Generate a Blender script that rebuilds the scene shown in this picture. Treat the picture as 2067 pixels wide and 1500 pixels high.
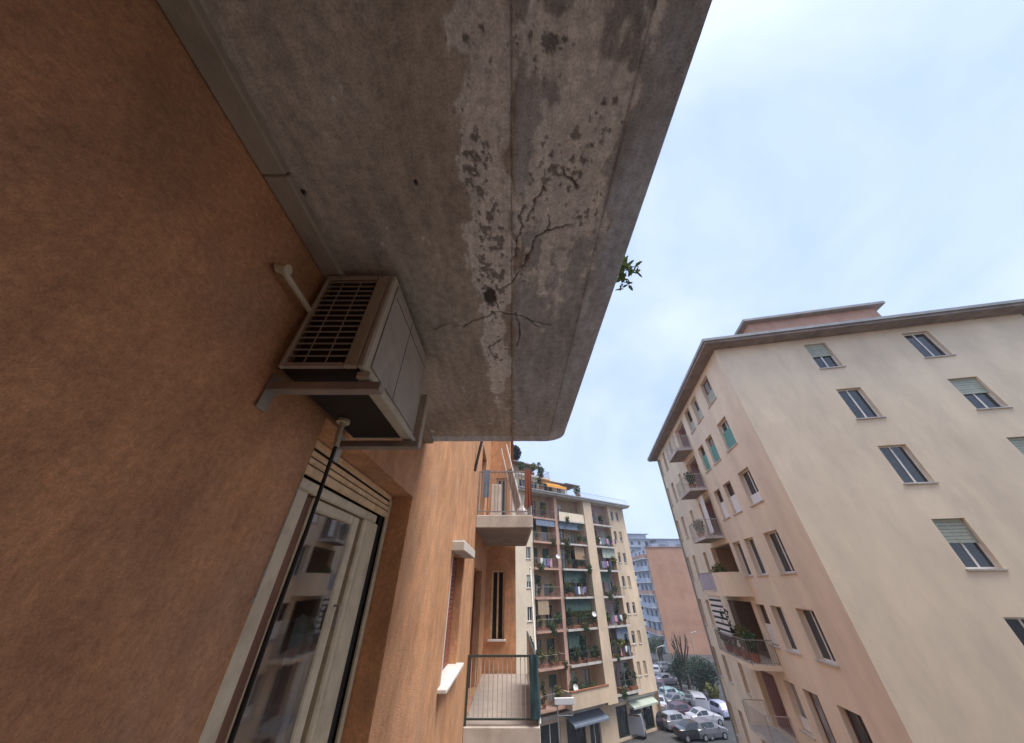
import bpy, math, random
import numpy as np
from mathutils import Vector, Matrix, Euler

random.seed(7)
R = math.radians
for o in list(bpy.data.objects):
    bpy.data.objects.remove(o)
SC = bpy.context.scene
COL = SC.collection

# ------------------------------------------------------------------ camera, sky, sun, exposure
FPX, PITCH = 610.0, math.atan(435.0 / 610.0)      # very wide phone lens, tilted up
cam_d = bpy.data.cameras.new("camera")
cam_d.sensor_fit = 'HORIZONTAL'
cam_d.sensor_width = 36.0
cam_d.lens = FPX / 2067.0 * 36.0
cam_d.clip_start, cam_d.clip_end = 0.02, 2000
cam = bpy.data.objects.new("camera", cam_d)
COL.objects.link(cam)
cam.location = (0, 0, 0)
cam.rotation_euler = (R(90) + PITCH, 0, 0)
SC.camera = cam

SUN_DIR = Vector((0.40, -0.16, 0.90)).normalized()
sun_d = bpy.data.lights.new("sun", 'SUN')
sun_d.energy, sun_d.angle, sun_d.color = 2.2, R(35), (1.0, 0.96, 0.91)
sun = bpy.data.objects.new("sun", sun_d)
COL.objects.link(sun)
sun.rotation_euler = SUN_DIR.to_track_quat('Z', 'Y').to_euler()

world = bpy.data.worlds.new("World")
SC.world = world
world.use_nodes = True
wt = world.node_tree
wt.nodes.clear()
w_out = wt.nodes.new('ShaderNodeOutputWorld')
w_bg = wt.nodes.new('ShaderNodeBackground')
w_bg.inputs['Strength'].default_value = 0.1
sky = wt.nodes.new('ShaderNodeTexSky')
sky.sky_type = 'NISHITA'
sky.sun_disc = False
sky.sun_elevation = math.asin(SUN_DIR.z)
sky.sun_rotation = math.atan2(SUN_DIR.x, SUN_DIR.y)
w_co = wt.nodes.new('ShaderNodeTexCoord')
w_map = wt.nodes.new('ShaderNodeMapping')
w_map.inputs['Scale'].default_value = (1.0, 1.0, 1.3)
w_n = wt.nodes.new('ShaderNodeTexNoise')
w_n.inputs['Scale'].default_value = 2.2
w_n.inputs['Detail'].default_value = 6
w_n.inputs['Roughness'].default_value = 0.55
w_n.inputs['Distortion'].default_value = 0.4
w_r = wt.nodes.new('ShaderNodeValToRGB')
w_r.color_ramp.elements[0].position, w_r.color_ramp.elements[0].color = 0.30, (2.8, 3.7, 5.9, 1)
w_r.color_ramp.elements[1].position, w_r.color_ramp.elements[1].color = 0.70, (4.4, 5.1, 6.5, 1)
w_mix = wt.nodes.new('ShaderNodeMixRGB')
w_mix.inputs['Fac'].default_value = 0.86
L = wt.links.new
L(w_co.outputs['Generated'], w_map.inputs['Vector'])
L(w_map.outputs['Vector'], w_n.inputs['Vector'])
L(w_n.outputs['Fac'], w_r.inputs['Fac'])
L(sky.outputs['Color'], w_mix.inputs['Color1'])
L(w_r.outputs['Color'], w_mix.inputs['Color2'])
L(w_mix.outputs['Color'], w_bg.inputs['Color'])
L(w_bg.outputs['Background'], w_out.inputs['Surface'])

SC.view_settings.view_transform = 'Standard'
SC.view_settings.look = 'None'
SC.view_settings.exposure = 1.06
SC.view_settings.gamma = 1
SC.view_settings.use_curve_mapping = False
SC.cycles.max_bounces = 8
SC.cycles.diffuse_bounces = 5

GZ = -14.0                       # street level; the camera leans out of a fourth floor window


# ------------------------------------------------------------------ helpers
def ray(px, py):
    r, v = px - 1033.5, 750.0 - py
    c, s = math.cos(PITCH), math.sin(PITCH)
    return r, FPX * c - v * s, FPX * s + v * c


def on_z(px, py, z):
    r, f, u = ray(px, py)
    return r * z / u, f * z / u


class MB:
    def __init__(self):
        self.v, self.f = [], []

    def add(self, vs, fs):
        n = len(self.v)
        self.v += [tuple(p) for p in vs]
        self.f += [tuple(i + n for i in q) for q in fs]
        return self

    def box(self, x0, y0, z0, x1, y1, z1, M=None):
        vs = [(x, y, z) for z in (z0, z1) for y in (y0, y1) for x in (x0, x1)]
        if M is not None:
            vs = [M @ Vector(p) for p in vs]
        return self.add(vs, [(0, 2, 3, 1), (4, 5, 7, 6), (0, 1, 5, 4), (2, 6, 7, 3), (0, 4, 6, 2), (1, 3, 7, 5)])

    def bbox(self, x0, y0, z0, x1, y1, z1, b=0.01):
        """box with chamfered vertical and horizontal edges (12-gon style)"""
        xs, ys, zs = (x0, x1), (y0, y1), (z0, z1)
        vs, idx = [], {}
        for i in (0, 1):
            for j in (0, 1):
                for k in (0, 1):
                    sx, sy, sz = (1, -1)[i], (1, -1)[j], (1, -1)[k]
                    for a, d in enumerate(((0, b, b), (b, 0, b), (b, b, 0))):
                        idx[i, j, k, a] = len(vs)
                        vs.append((xs[i] + sx * d[0], ys[j] + sy * d[1], zs[k] + sz * d[2]))
        fs = []
        for i in (0, 1):
            fs.append([idx[i, 0, 0, 0], idx[i, 1, 0, 0], idx[i, 1, 1, 0], idx[i, 0, 1, 0]])
            fs.append([idx[0, i, 0, 1], idx[1, i, 0, 1], idx[1, i, 1, 1], idx[0, i, 1, 1]])
            fs.append([idx[0, 0, i, 2], idx[1, 0, i, 2], idx[1, 1, i, 2], idx[0, 1, i, 2]])
            for j in (0, 1):
                fs.append([idx[i, j, 0, 0], idx[i, j, 1, 0], idx[i, j, 1, 1], idx[i, j, 0, 1]])
                fs.append([idx[i, 0, j, 0], idx[i, 1, j, 0], idx[i, 1, j, 2], idx[i, 0, j, 2]])
                fs.append([idx[0, i, j, 1], idx[1, i, j, 1], idx[1, i, j, 2], idx[0, i, j, 2]])
                for k in (0, 1):
                    fs.append([idx[i, j, k, 0], idx[i, j, k, 1], idx[i, j, k, 2]])
        return self.add(vs, fs)

    def tube(self, pts, r, n=8, cap=True):
        pts = [Vector(p) for p in pts]
        rr = r if isinstance(r, (list, tuple)) else [r] * len(pts)
        vs, fs = [], []
        up = Vector((0.12, 0.37, 0.92))
        for i, p in enumerate(pts):
            d = (pts[min(i + 1, len(pts) - 1)] - pts[max(i - 1, 0)]).normalized()
            a = d.cross(up)
            if a.length < 1e-3:
                a = d.cross(Vector((1, 0, 0)))
            a.normalize()
            b = d.cross(a)
            for k in range(n):
                t = 2 * math.pi * k / n
                vs.append(p + (a * math.cos(t) + b * math.sin(t)) * rr[i])
        for i in range(len(pts) - 1):
            for k in range(n):
                fs.append((i * n + k, i * n + (k + 1) % n, (i + 1) * n + (k + 1) % n, (i + 1) * n + k))
        if cap:
            fs.append(tuple(range(n - 1, -1, -1)))
            fs.append(tuple(range((len(pts) - 1) * n, len(pts) * n)))
        return self.add(vs, fs)

    def prism(self, poly, z0, z1):
        n = len(poly)
        vs = [(x, y, z0) for x, y in poly] + [(x, y, z1) for x, y in poly]
        fs = [tuple(range(n - 1, -1, -1)), tuple(range(n, 2 * n))]
        fs += [(i, (i + 1) % n, n + (i + 1) % n, n + i) for i in range(n)]
        return self.add(vs, fs)

    def lathe(self, prof, c=(0, 0, 0), n=12):
        vs, fs = [], []
        for r, z in prof:
            for k in range(n):
                t = 2 * math.pi * k / n
                vs.append((c[0] + r * math.cos(t), c[1] + r * math.sin(t), c[2] + z))
        for i in range(len(prof) - 1):
            for k in range(n):
                fs.append((i * n + k, i * n + (k + 1) % n, (i + 1) * n + (k + 1) % n, (i + 1) * n + k))
        fs.append(tuple(range(n - 1, -1, -1)))
        fs.append(tuple(range((len(prof) - 1) * n, len(prof) * n)))
        return self.add(vs, fs)

    def facade(self, mp, U0, U1, W0, W1, holes, depth):
        """front sheet in (u, w) with rectangular openings and their reveals; mp(u, depth, w) -> xyz"""
        us = sorted({U0, U1, *[h[0] for h in holes], *[h[1] for h in holes]})
        ws = sorted({W0, W1, *[h[2] for h in holes], *[h[3] for h in holes]})
        for i in range(len(us) - 1):
            for j in range(len(ws) - 1):
                cu, cw = (us[i] + us[i + 1]) / 2, (ws[j] + ws[j + 1]) / 2
                if any(h[0] < cu < h[1] and h[2] < cw < h[3] for h in holes):
                    continue
                a, b, c, d = us[i], us[i + 1], ws[j], ws[j + 1]
                self.add([mp(a, 0, c), mp(b, 0, c), mp(b, 0, d), mp(a, 0, d)], [(0, 1, 2, 3)])
        for a, b, c, d in [h[:4] for h in holes]:
            q = [(a, c), (b, c), (b, d), (a, d)]
            for k in range(4):
                p0, p1 = q[k], q[(k + 1) % 4]
                self.add([mp(p0[0], 0, p0[1]), mp(p1[0], 0, p1[1]), mp(p1[0], depth, p1[1]), mp(p0[0], depth, p0[1])],
                         [(0, 1, 2, 3)])
        return self

    def mesh(self, name, mat, off=(0, 0, 0), smooth=False):
        me = bpy.data.meshes.new(name)
        me.from_pydata([(p[0] - off[0], p[1] - off[1], p[2] - off[2]) for p in self.v], [], self.f)
        if mat:
            me.materials.append(mat)
        if smooth:
            me.polygons.foreach_set('use_smooth', [True] * len(me.polygons))
        me.update()
        return me

    def build(self, name, mat, parent=None, off=(0, 0, 0), smooth=False, kind=None):
        o = bpy.data.objects.new(name, self.mesh(name, mat, off, smooth))
        COL.objects.link(o)
        if parent:
            o.parent = parent
        if kind:
            o['kind'] = kind
        return o


def tag(o, label, cat, group=None):
    o['label'], o['category'] = label, cat
    if group:
        o['group'] = group
    return o


def thing(name, label, cat, loc=(0, 0, 0), rz=0.0, group=None):
    o = bpy.data.objects.new(name, None)
    o.empty_display_size = 0.3
    COL.objects.link(o)
    o.location = loc
    o.rotation_euler = (0, 0, rz)
    return tag(o, label, cat, group)


def copy_tree(o, parent=None):
    c = o.copy()
    COL.objects.link(c)
    c.parent = parent
    for ch in list(o.children):
        copy_tree(ch, c)
    return c


# ------------------------------------------------------------------ materials
def mat(name, col, rough=0.8, var=0.12, scale=3.0, bump=0.0, bscale=60.0, stretch=(1, 1, 1), spec=0.3, metal=0.0,
        dirt=None, dirt_amt=0.0, dirt_scale=1.2):
    m = bpy.data.materials.new(name)
    m.use_nodes = True
    t = m.node_tree
    p = t.nodes['Principled BSDF']
    p.inputs['Roughness'].default_value = rough
    p.inputs['Specular IOR Level'].default_value = spec
    p.inputs['Metallic'].default_value = metal
    tc = t.nodes.new('ShaderNodeTexCoord')
    mp = t.nodes.new('ShaderNodeMapping')
    mp.inputs['Scale'].default_value = stretch
    t.links.new(tc.outputs['Object'], mp.inputs['Vector'])
    n = t.nodes.new('ShaderNodeTexNoise')
    n.inputs['Scale'].default_value = scale
    n.inputs['Detail'].default_value = 7
    n.inputs['Roughness'].default_value = 0.62
    t.links.new(mp.outputs['Vector'], n.inputs['Vector'])
    r = t.nodes.new('ShaderNodeValToRGB')
    lo = [max(0, c * (1 - var * 2.2)) for c in col]
    hi = [min(1, c * (1 + var * 1.6)) for c in col]
    r.color_ramp.elements[0].position, r.color_ramp.elements[0].color = 0.28, (*lo, 1)
    r.color_ramp.elements[1].position, r.color_ramp.elements[1].color = 0.72, (*hi, 1)
    t.links.new(n.outputs['Fac'], r.inputs['Fac'])
    out = r.outputs['Color']
    if dirt:
        n2 = t.nodes.new('ShaderNodeTexNoise')
        n2.inputs['Scale'].default_value = dirt_scale
        n2.inputs['Detail'].default_value = 9
        n2.inputs['Roughness'].default_value = 0.7
        t.links.new(mp.outputs['Vector'], n2.inputs['Vector'])
        r2 = t.nodes.new('ShaderNodeValToRGB')
        r2.color_ramp.elements[0].position, r2.color_ramp.elements[0].color = 0.47, (0, 0, 0, 1)
        r2.color_ramp.elements[1].position, r2.color_ramp.elements[1].color = 0.70, (dirt_amt, dirt_amt, dirt_amt, 1)
        t.links.new(n2.outputs['Fac'], r2.inputs['Fac'])
        mx = t.nodes.new('ShaderNodeMixRGB')
        mx.inputs['Color2'].default_value = (*dirt, 1)
        t.links.new(r2.outputs['Color'], mx.inputs['Fac'])
        t.links.new(out, mx.inputs['Color1'])
        out = mx.outputs['Color']
    t.links.new(out, p.inputs['Base Color'])
    if bump:
        n3 = t.nodes.new('ShaderNodeTexNoise')
        n3.inputs['Scale'].default_value = bscale
        n3.inputs['Detail'].default_value = 6
        t.links.new(tc.outputs['Object'], n3.inputs['Vector'])
        b = t.nodes.new('ShaderNodeBump')
        b.inputs['Strength'].default_value = bump
        b.inputs['Distance'].default_value = 0.02
        t.links.new(n3.outputs['Fac'], b.inputs['Height'])
        t.links.new(b.outputs['Normal'], p.inputs['Normal'])
    return m


def glass_mat(name, ior=1.9, tint=(0.75, 0.8, 0.8)):
    m = bpy.data.materials.new(name)
    m.use_nodes = True
    t = m.node_tree
    t.nodes.clear()
    out = t.nodes.new('ShaderNodeOutputMaterial')
    tr = t.nodes.new('ShaderNodeBsdfTransparent')
    tr.inputs['Color'].default_value = (*tint, 1)
    gl = t.nodes.new('ShaderNodeBsdfGlossy')
    gl.inputs['Roughness'].default_value = 0.03
    gl.inputs['Color'].default_value = (0.9, 0.95, 0.95, 1)
    fr = t.nodes.new('ShaderNodeFresnel')
    fr.inputs['IOR'].default_value = ior
    mx = t.nodes.new('ShaderNodeMixShader')
    t.links.new(fr.outputs['Fac'], mx.inputs['Fac'])
    t.links.new(tr.outputs[0], mx.inputs[1])
    t.links.new(gl.outputs[0], mx.inputs[2])
    t.links.new(mx.outputs[0], out.inputs['Surface'])
    return m


M = dict(
    orange=mat('orange_plaster', (0.65, 0.335, 0.175), 0.92, 0.12, 2.6, 0.35, 90, (1, 1, 0.75), 0.15,
               dirt=(0.47, 0.31, 0.20), dirt_amt=0.6, dirt_scale=1.6),
    orange_far=mat('orange_firewall_render', (0.58, 0.31, 0.195), 0.95, 0.10, 0.25, 0.1, 10, (1, 1, 1), 0.1,
                   dirt=(0.50, 0.30, 0.20), dirt_amt=0.6, dirt_scale=0.12),
    cream=mat('cream_plaster', (0.83, 0.70, 0.52), 0.92, 0.07, 0.5, 0.15, 30, (1, 1, 0.5), 0.15,
              dirt=(0.56, 0.47, 0.37), dirt_amt=0.55, dirt_scale=0.35),
    cream2=mat('warm_cream_plaster', (0.70, 0.54, 0.38), 0.92, 0.09, 0.6, 0.15, 30, (1, 1, 0.4), 0.15,
               dirt=(0.40, 0.33, 0.24), dirt_amt=0.6, dirt_scale=0.4),
    pink=mat('faded_pink_plaster', (0.58, 0.36, 0.27), 0.92, 0.10, 0.8, dirt=(0.36, 0.26, 0.2), dirt_amt=0.5),
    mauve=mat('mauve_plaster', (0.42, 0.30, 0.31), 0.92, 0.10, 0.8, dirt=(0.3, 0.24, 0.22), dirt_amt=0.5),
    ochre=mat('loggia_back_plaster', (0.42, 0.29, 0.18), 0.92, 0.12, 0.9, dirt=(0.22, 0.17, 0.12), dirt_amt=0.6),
    pale=mat('pale_edge_concrete', (0.60, 0.56, 0.50), 0.9, 0.10, 1.8, dirt=(0.30, 0.28, 0.25), dirt_amt=0.6),
    fascia=mat('off_white_fascia', (0.62, 0.56, 0.48), 0.9, 0.08, 3.0, 0.15, 60, dirt=(0.38, 0.32, 0.27), dirt_amt=0.7),
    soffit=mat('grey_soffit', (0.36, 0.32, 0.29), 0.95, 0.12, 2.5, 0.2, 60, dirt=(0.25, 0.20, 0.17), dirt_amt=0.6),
    strip=mat('stained_strip', (0.40, 0.35, 0.28), 0.9, 0.10, 5.0, 0.2, 80, dirt=(0.18, 0.14, 0.1), dirt_amt=0.6),
    roof=mat('roof_sheet', (0.20, 0.15, 0.13), 0.8, 0.15, 1.0),
    roof_grey=mat('grey_roof', (0.26, 0.26, 0.27), 0.8, 0.12, 1.0),
    eave=mat('eave_boards', (0.27, 0.22, 0.19), 0.85, 0.15, 2.0),
    gutter=mat('gutter_metal', (0.34, 0.34, 0.33), 0.55, 0.1, 2.0, metal=0.3),
    beige=mat('beige_painted_aluminium', (0.60, 0.52, 0.37), 0.45, 0.07, 9.0, spec=0.4, dirt=(0.30, 0.25, 0.18), dirt_amt=0.5, dirt_scale=6),
    slat=mat('aged_shutter_slats', (0.74, 0.53, 0.31), 0.55, 0.10, 10.0, spec=0.3, dirt=(0.36, 0.28, 0.19), dirt_amt=0.6, dirt_scale=8),
    white=mat('white_paint', (0.78, 0.77, 0.74), 0.6, 0.05, 4.0),
    marble=mat('white_marble_sill', (0.78, 0.75, 0.70), 0.5, 0.05, 6.0, dirt=(0.5, 0.45, 0.38), dirt_amt=0.5),
    ac=mat('ac_cream_casing', (0.50, 0.45, 0.36), 0.5, 0.06, 5.0, spec=0.4, dirt=(0.25, 0.2, 0.15), dirt_amt=0.6, dirt_scale=4),
    ac_grey=mat('ac_front_panel', (0.42, 0.38, 0.33), 0.55, 0.07, 5.0, spec=0.4, dirt=(0.22, 0.18, 0.14), dirt_amt=0.6, dirt_scale=4),
    wire=mat('grille_wire', (0.44, 0.38, 0.32), 0.5, 0.05, 5.0, spec=0.4),
    coil=mat('dark_coil', (0.025, 0.018, 0.016), 0.6, 0.2, 60.0),
    steel=mat('dull_steel', (0.36, 0.32, 0.28), 0.5, 0.1, 8.0, metal=0.4),
    black=mat('black_rubber', (0.018, 0.017, 0.017), 0.6, 0.1, 5.0),
    dark=mat('dark_gap', (0.02, 0.018, 0.018), 0.9, 0.1, 5.0),
    brown=mat('brown_wood_shutter', (0.17, 0.075, 0.045), 0.6, 0.15, 6.0, stretch=(1, 1, 0.3)),
    redbrown=mat('red_brown_paint', (0.27, 0.09, 0.055), 0.6, 0.15, 6.0, stretch=(1, 1, 0.3)),
    room=mat('dim_room_wall', (0.16, 0.15, 0.14), 0.95, 0.1, 1.0),
    curtain=mat('grey_mauve_curtain', (0.29, 0.27, 0.29), 0.95, 0.08, 3.0, stretch=(1, 6, 0.2)),
    rail=mat('railing_paint', (0.30, 0.27, 0.25), 0.5, 0.1, 8.0, spec=0.4),
    rail_pale=mat('pale_railing_paint', (0.58, 0.53, 0.46), 0.5, 0.08, 8.0, spec=0.4),
    rail_green=mat('dark_green_railing', (0.055, 0.075, 0.065), 0.5, 0.1, 8.0, spec=0.4),
    tarp=mat('blue_green_tarp', (0.035, 0.075, 0.085), 0.7, 0.22, 5.0, 0.4, 12),
    blind_green=mat('green_blind', (0.06, 0.10, 0.085), 0.8, 0.15, 3.0, stretch=(1, 1, 0.2)),
    blind_blue=mat('blue_grey_blind', (0.20, 0.24, 0.30), 0.8, 0.12, 3.0),
    shutter_teal=mat('teal_blind', (0.13, 0.33, 0.29), 0.7, 0.10, 4.0),
    shutter_pale=mat('pale_green_blind', (0.42, 0.46, 0.38), 0.7, 0.10, 4.0),
    shutter_wood=mat('tan_blind', (0.40, 0.30, 0.20), 0.75, 0.12, 4.0),
    awning_orange=mat('orange_awning', (0.75, 0.33, 0.06), 0.85, 0.08, 2.0),
    pane=mat('dark_window_pane', (0.025, 0.03, 0.034), 0.08, 0.3, 0.6, spec=0.9),
    pane_pale=mat('curtained_window_pane', (0.30, 0.32, 0.33), 0.12, 0.2, 1.5, spec=0.7),
    pane_mauve=mat('mauve_glass_panel', (0.42, 0.40, 0.50), 0.25, 0.12, 1.5, spec=0.5),
    blue_pale=mat('haze_blue_plaster', (0.50, 0.53, 0.60), 0.9, 0.08, 0.3),  # bluish distance haze painted into the far plaster
    grey_blue=mat('haze_grey_plaster', (0.40, 0.43, 0.50), 0.9, 0.08, 0.3),  # greyer far tone, distance haze painted in as well
    asphalt=mat('asphalt', (0.06, 0.06, 0.062), 0.9, 0.14, 0.6, 0.3, 25),
    ground=mat('worn_ground', (0.085, 0.08, 0.075), 0.95, 0.15, 0.3),
    paving=mat('pavement_slabs', (0.22, 0.21, 0.20), 0.9, 0.1, 1.0),
    tile=mat('beige_balcony_tile', (0.46, 0.38, 0.32), 0.7, 0.06, 4.0, dirt=(0.3, 0.25, 0.2), dirt_amt=0.4),
    tile_bounce=mat('pale_bounce_tile', (0.50, 0.50, 0.49), 0.6, 0.05, 4.0),
    line=mat('white_road_paint', (0.7, 0.7, 0.68), 0.8, 0.1, 3.0),
    terracotta=mat('terracotta', (0.33, 0.13, 0.07), 0.85, 0.1, 8.0),
    leaf=mat('leaf_green', (0.065, 0.115, 0.035), 0.6, 0.3, 3.0),
    leaf_dark=mat('dark_leaf', (0.030, 0.058, 0.026), 0.55, 0.35, 1.5),
    leaf_yellow=mat('yellow_green_leaf', (0.17, 0.17, 0.045), 0.6, 0.3, 3.0),
    leaf_navy=mat('blackish_leaf', (0.016, 0.022, 0.026), 0.6, 0.3, 1.5),
    weed=mat('weed_leaf', (0.24, 0.32, 0.12), 0.6, 0.25, 20.0),
    bark=mat('bark', (0.085, 0.065, 0.05), 0.9, 0.25, 8.0, 0.5, 30),
    tyre=mat('tyre', (0.02, 0.02, 0.02), 0.8, 0.1, 5.0),
    rim=mat('rim_metal', (0.45, 0.45, 0.46), 0.35, 0.05, 5.0, metal=0.6),
    car_glass=mat('car_glass', (0.02, 0.024, 0.028), 0.06, 0.2, 1.0, spec=0.9),
    lamp_clear=mat('headlamp_lens', (0.65, 0.66, 0.66), 0.15, 0.05, 5.0, spec=0.8),
    lamp_red=mat('tail_lamp_lens', (0.35, 0.02, 0.02), 0.2, 0.05, 5.0, spec=0.7),
    antenna=mat('aerial_metal', (0.30, 0.31, 0.33), 0.5, 0.05, 5.0, metal=0.4),
)
def gritty(m):
    t = m.node_tree
    p = t.nodes['Principled BSDF']
    tc = next(n for n in t.nodes if n.type == 'TEX_COORD')
    src = p.inputs['Base Color'].links[0].from_socket

    def nz(sc, st=(1, 1, 1), d=8, r=.7):
        mp = t.nodes.new('ShaderNodeMapping')
        mp.inputs['Scale'].default_value = st
        n = t.nodes.new('ShaderNodeTexNoise')
        n.inputs['Scale'].default_value, n.inputs['Detail'].default_value, n.inputs['Roughness'].default_value = sc, d, r
        t.links.new(tc.outputs['Object'], mp.inputs['Vector'])
        t.links.new(mp.outputs['Vector'], n.inputs['Vector'])
        return n.outputs['Fac']
    for f, lo, hi, a, b in ((nz(45), .78, 1.10, .34, .62), (nz(230), .80, 1.12, .36, .62), (nz(9, (1, 1, .6)), .84, 1.10, .33, .66), (nz(1.1, (1, 1.6, .18)), .86, 1.06, .36, .62)):
        r = t.nodes.new('ShaderNodeValToRGB')
        r.color_ramp.elements[0].position, r.color_ramp.elements[0].color = a, (lo, lo, lo, 1)
        r.color_ramp.elements[1].position, r.color_ramp.elements[1].color = b, (hi, hi, hi, 1)
        t.links.new(f, r.inputs['Fac'])
        x = t.nodes.new('ShaderNodeMixRGB')
        x.blend_type = 'MULTIPLY'
        x.inputs['Fac'].default_value = 1
        t.links.new(src, x.inputs['Color1'])
        t.links.new(r.outputs['Color'], x.inputs['Color2'])
        src = x.outputs['Color']
    t.links.new(src, p.inputs['Base Color'])
    b = t.nodes.new('ShaderNodeBump')
    b.inputs['Strength'].default_value, b.inputs['Distance'].default_value = .5, .012
    t.links.new(nz(28, (1, 1, 1), 10, .75), b.inputs['Height'])
    if p.inputs['Normal'].links:
        t.links.new(p.inputs['Normal'].links[0].from_socket, b.inputs['Normal'])
    t.links.new(b.outputs['Normal'], p.inputs['Normal'])


gritty(M['orange'])
GLASS = glass_mat('window_glass', 3.6)


def car_paint(name, col):
    m = mat(name, col, 0.28, 0.04, 2.0, spec=0.6)
    m.node_tree.nodes['Principled BSDF'].inputs['Coat Weight'].default_value = 0.6
    return m


# ------------------------------------------------------------------ ground, road, pavements
g = MB().box(-460, -460, GZ - 0.3, 460, 460, GZ)
g.build('ground', M['ground'], kind='structure')
road = MB().prism([(1.3, -20), (9.2, -20), (15.6, 36), (40, 38), (60, 60), (40, 98), (31, 160), (24, 160), (24, 70), (19, 50), (3, 41), (1.3, 41)],
                  GZ + 0.002, GZ + 0.006)
road.build('road', M['asphalt'], kind='structure')
pv = MB().box(-0.945, -20, GZ + 0.001, 1.3, 30, GZ + 0.13)
pv.build('pavement', M['paving'], kind='structure')
mk = MB()
for i in range(9):
    a = R(18)
    cx, cy = 21.5 + i * 0.9, 58 + i * 2.6
    Mx = Matrix.Translation((cx, cy, GZ + 0.008)) @ Matrix.Rotation(R(-35), 4, 'Z')
    mk.box(0, -0.06, 0, 4.8, 0.06, 0.003, Mx)
mk.build('road_marking', M['line'], kind='structure')

# ------------------------------------------------------------------ our own orange house
XW = -0.945                       # face of the wall
HOFF = (XW, 6.0, GZ)
house = thing('apartment_house', 'orange plastered apartment house at left, with weathered balcony slab overhead', 'apartment house', HOFF)


def hpart(mb, name, m, parent=None, smooth=False, kind=None):
    return mb.build(name, m, parent or house, HOFF, smooth, kind)


def hmap(u, d, w):
    return (XW - d, u, w)


OPEN_A = (1.39, 3.03, -1.62, 0.70)
OPEN_B = (5.62, 7.0, -1.06, 0.46)
OPEN_C = (9.5, 11.1, 1.58, 3.85)
OPEN_D = (9.1, 11.4, -2.17, 0.40)
YEND = 13.2
wall = MB().facade(hmap, -9, YEND, GZ, 10.5, [OPEN_A, OPEN_B, OPEN_C, OPEN_D], 0.42)
# body behind the face (kept off the openings), top and near end
wall.box(-11, -9, 10.0, XW - 0.001, 30, 10.5)
wall.add([(-11, -9, GZ), (XW, -9, GZ), (XW, -9, 10), (-11, -9, 10)], [(0, 1, 2, 3)])
wall.add([(-11, -9, GZ), (-11, 30, GZ), (-11, 30, 10), (-11, -9, 10)], [(0, 1, 2, 3)])
hpart(wall, 'wall', M['orange'])
# projecting wing beyond the two balconies, facing the camera
WX = 0.13


def wmap(u, d, w):
    return (u, YEND + d, w)


WIN_W = (-0.74, -0.26, -1.40, 0.52)
WIN_W2 = (-0.66, -0.22, 1.58, 3.8)
WXU = -0.09
wing = MB().facade(wmap, XW + 0.0, WX, GZ, 1.3, [WIN_W], 0.3).facade(wmap, XW, WXU, 1.3, 9.0, [WIN_W2], 0.3)
wing.add([(WX, YEND, GZ), (WX, 30, GZ), (WX, 30, 1.3), (WX, YEND, 1.3)], [(0, 1, 2, 3)]).add([(WXU, YEND, 1.3), (WXU, 30, 1.3), (WXU, 30, 9), (WXU, YEND, 9)], [(0, 1, 2, 3)])
wing.add([(WXU, YEND, 1.3), (WX, YEND, 1.3), (WX, 30, 1.3), (WXU, 30, 1.3)], [(0, 1, 2, 3)])
wing.add([(XW - 5, 30, GZ), (WXU, 30, GZ), (WXU, 30, 9), (XW - 5, 30, 9)], [(0, 1, 2, 3)])
wing.box(XW - 0.6, YEND - 0.0, 9.002, WXU + 0.2, 30, 9.2)
hpart(wing, 'wing', M['orange'])

# --- the weathered slab overhead: a fine grid carrying flakes, cracks and stains as relief and attributes
H = 1.30
XE, YS, RC = 0.545, 3.14, 0.20


def vnoise(x, y, seed):
    xi, yi = np.floor(x).astype(np.int64), np.floor(y).astype(np.int64)
    xf, yf = x - xi, y - yi
    xf, yf = xf * xf * (3 - 2 * xf), yf * yf * (3 - 2 * yf)

    def h(a, b):
        n = (a * 374761393 + b * 668265263 + seed * 974634777) & 0x7fffffff
        n = ((n ^ (n >> 13)) * 1274126177) & 0x7fffffff
        return ((n ^ (n >> 16)) & 0xffff) / 65535.0
    return (h(xi, yi) * (1 - xf) + h(xi + 1, yi) * xf) * (1 - yf) + (h(xi, yi + 1) * (1 - xf) + h(xi + 1, yi + 1) * xf) * yf


def fbm(x, y, f, seed, octv=4):
    s, a, t = 0, 1.0, 0
    for k in range(octv):
        s = s + a * vnoise(x * f + 37.3, y * f + 11.7, seed + k)
        t += a
        a *= 0.55
        f *= 2.1
    return s / t


NX, NY = 300, 640
uu = np.linspace(0, 1, NX)
yy = np.concatenate([np.linspace(-4.0, -0.06, 12)[:-1], np.linspace(-0.06, YS, NY - 11)])
xm = np.where(yy > YS - RC, XE - RC + np.sqrt(np.clip(RC ** 2 - (np.clip(yy - (YS - RC), 0, RC)) ** 2, 0, None)), XE)
GX = XW + uu[None, :] * (xm[:, None] - XW)
GY = np.repeat(yy[:, None], NX, axis=1)
edge_d = np.minimum(xm[:, None] - GX, YS - GY)


def blob(px, py, rx, ry, amp=1.0):
    cx, cy = on_z(px, py, H)
    return amp * np.exp(-(((GX - cx) / rx) ** 2 + ((GY - cy) / ry) ** 2))


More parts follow.
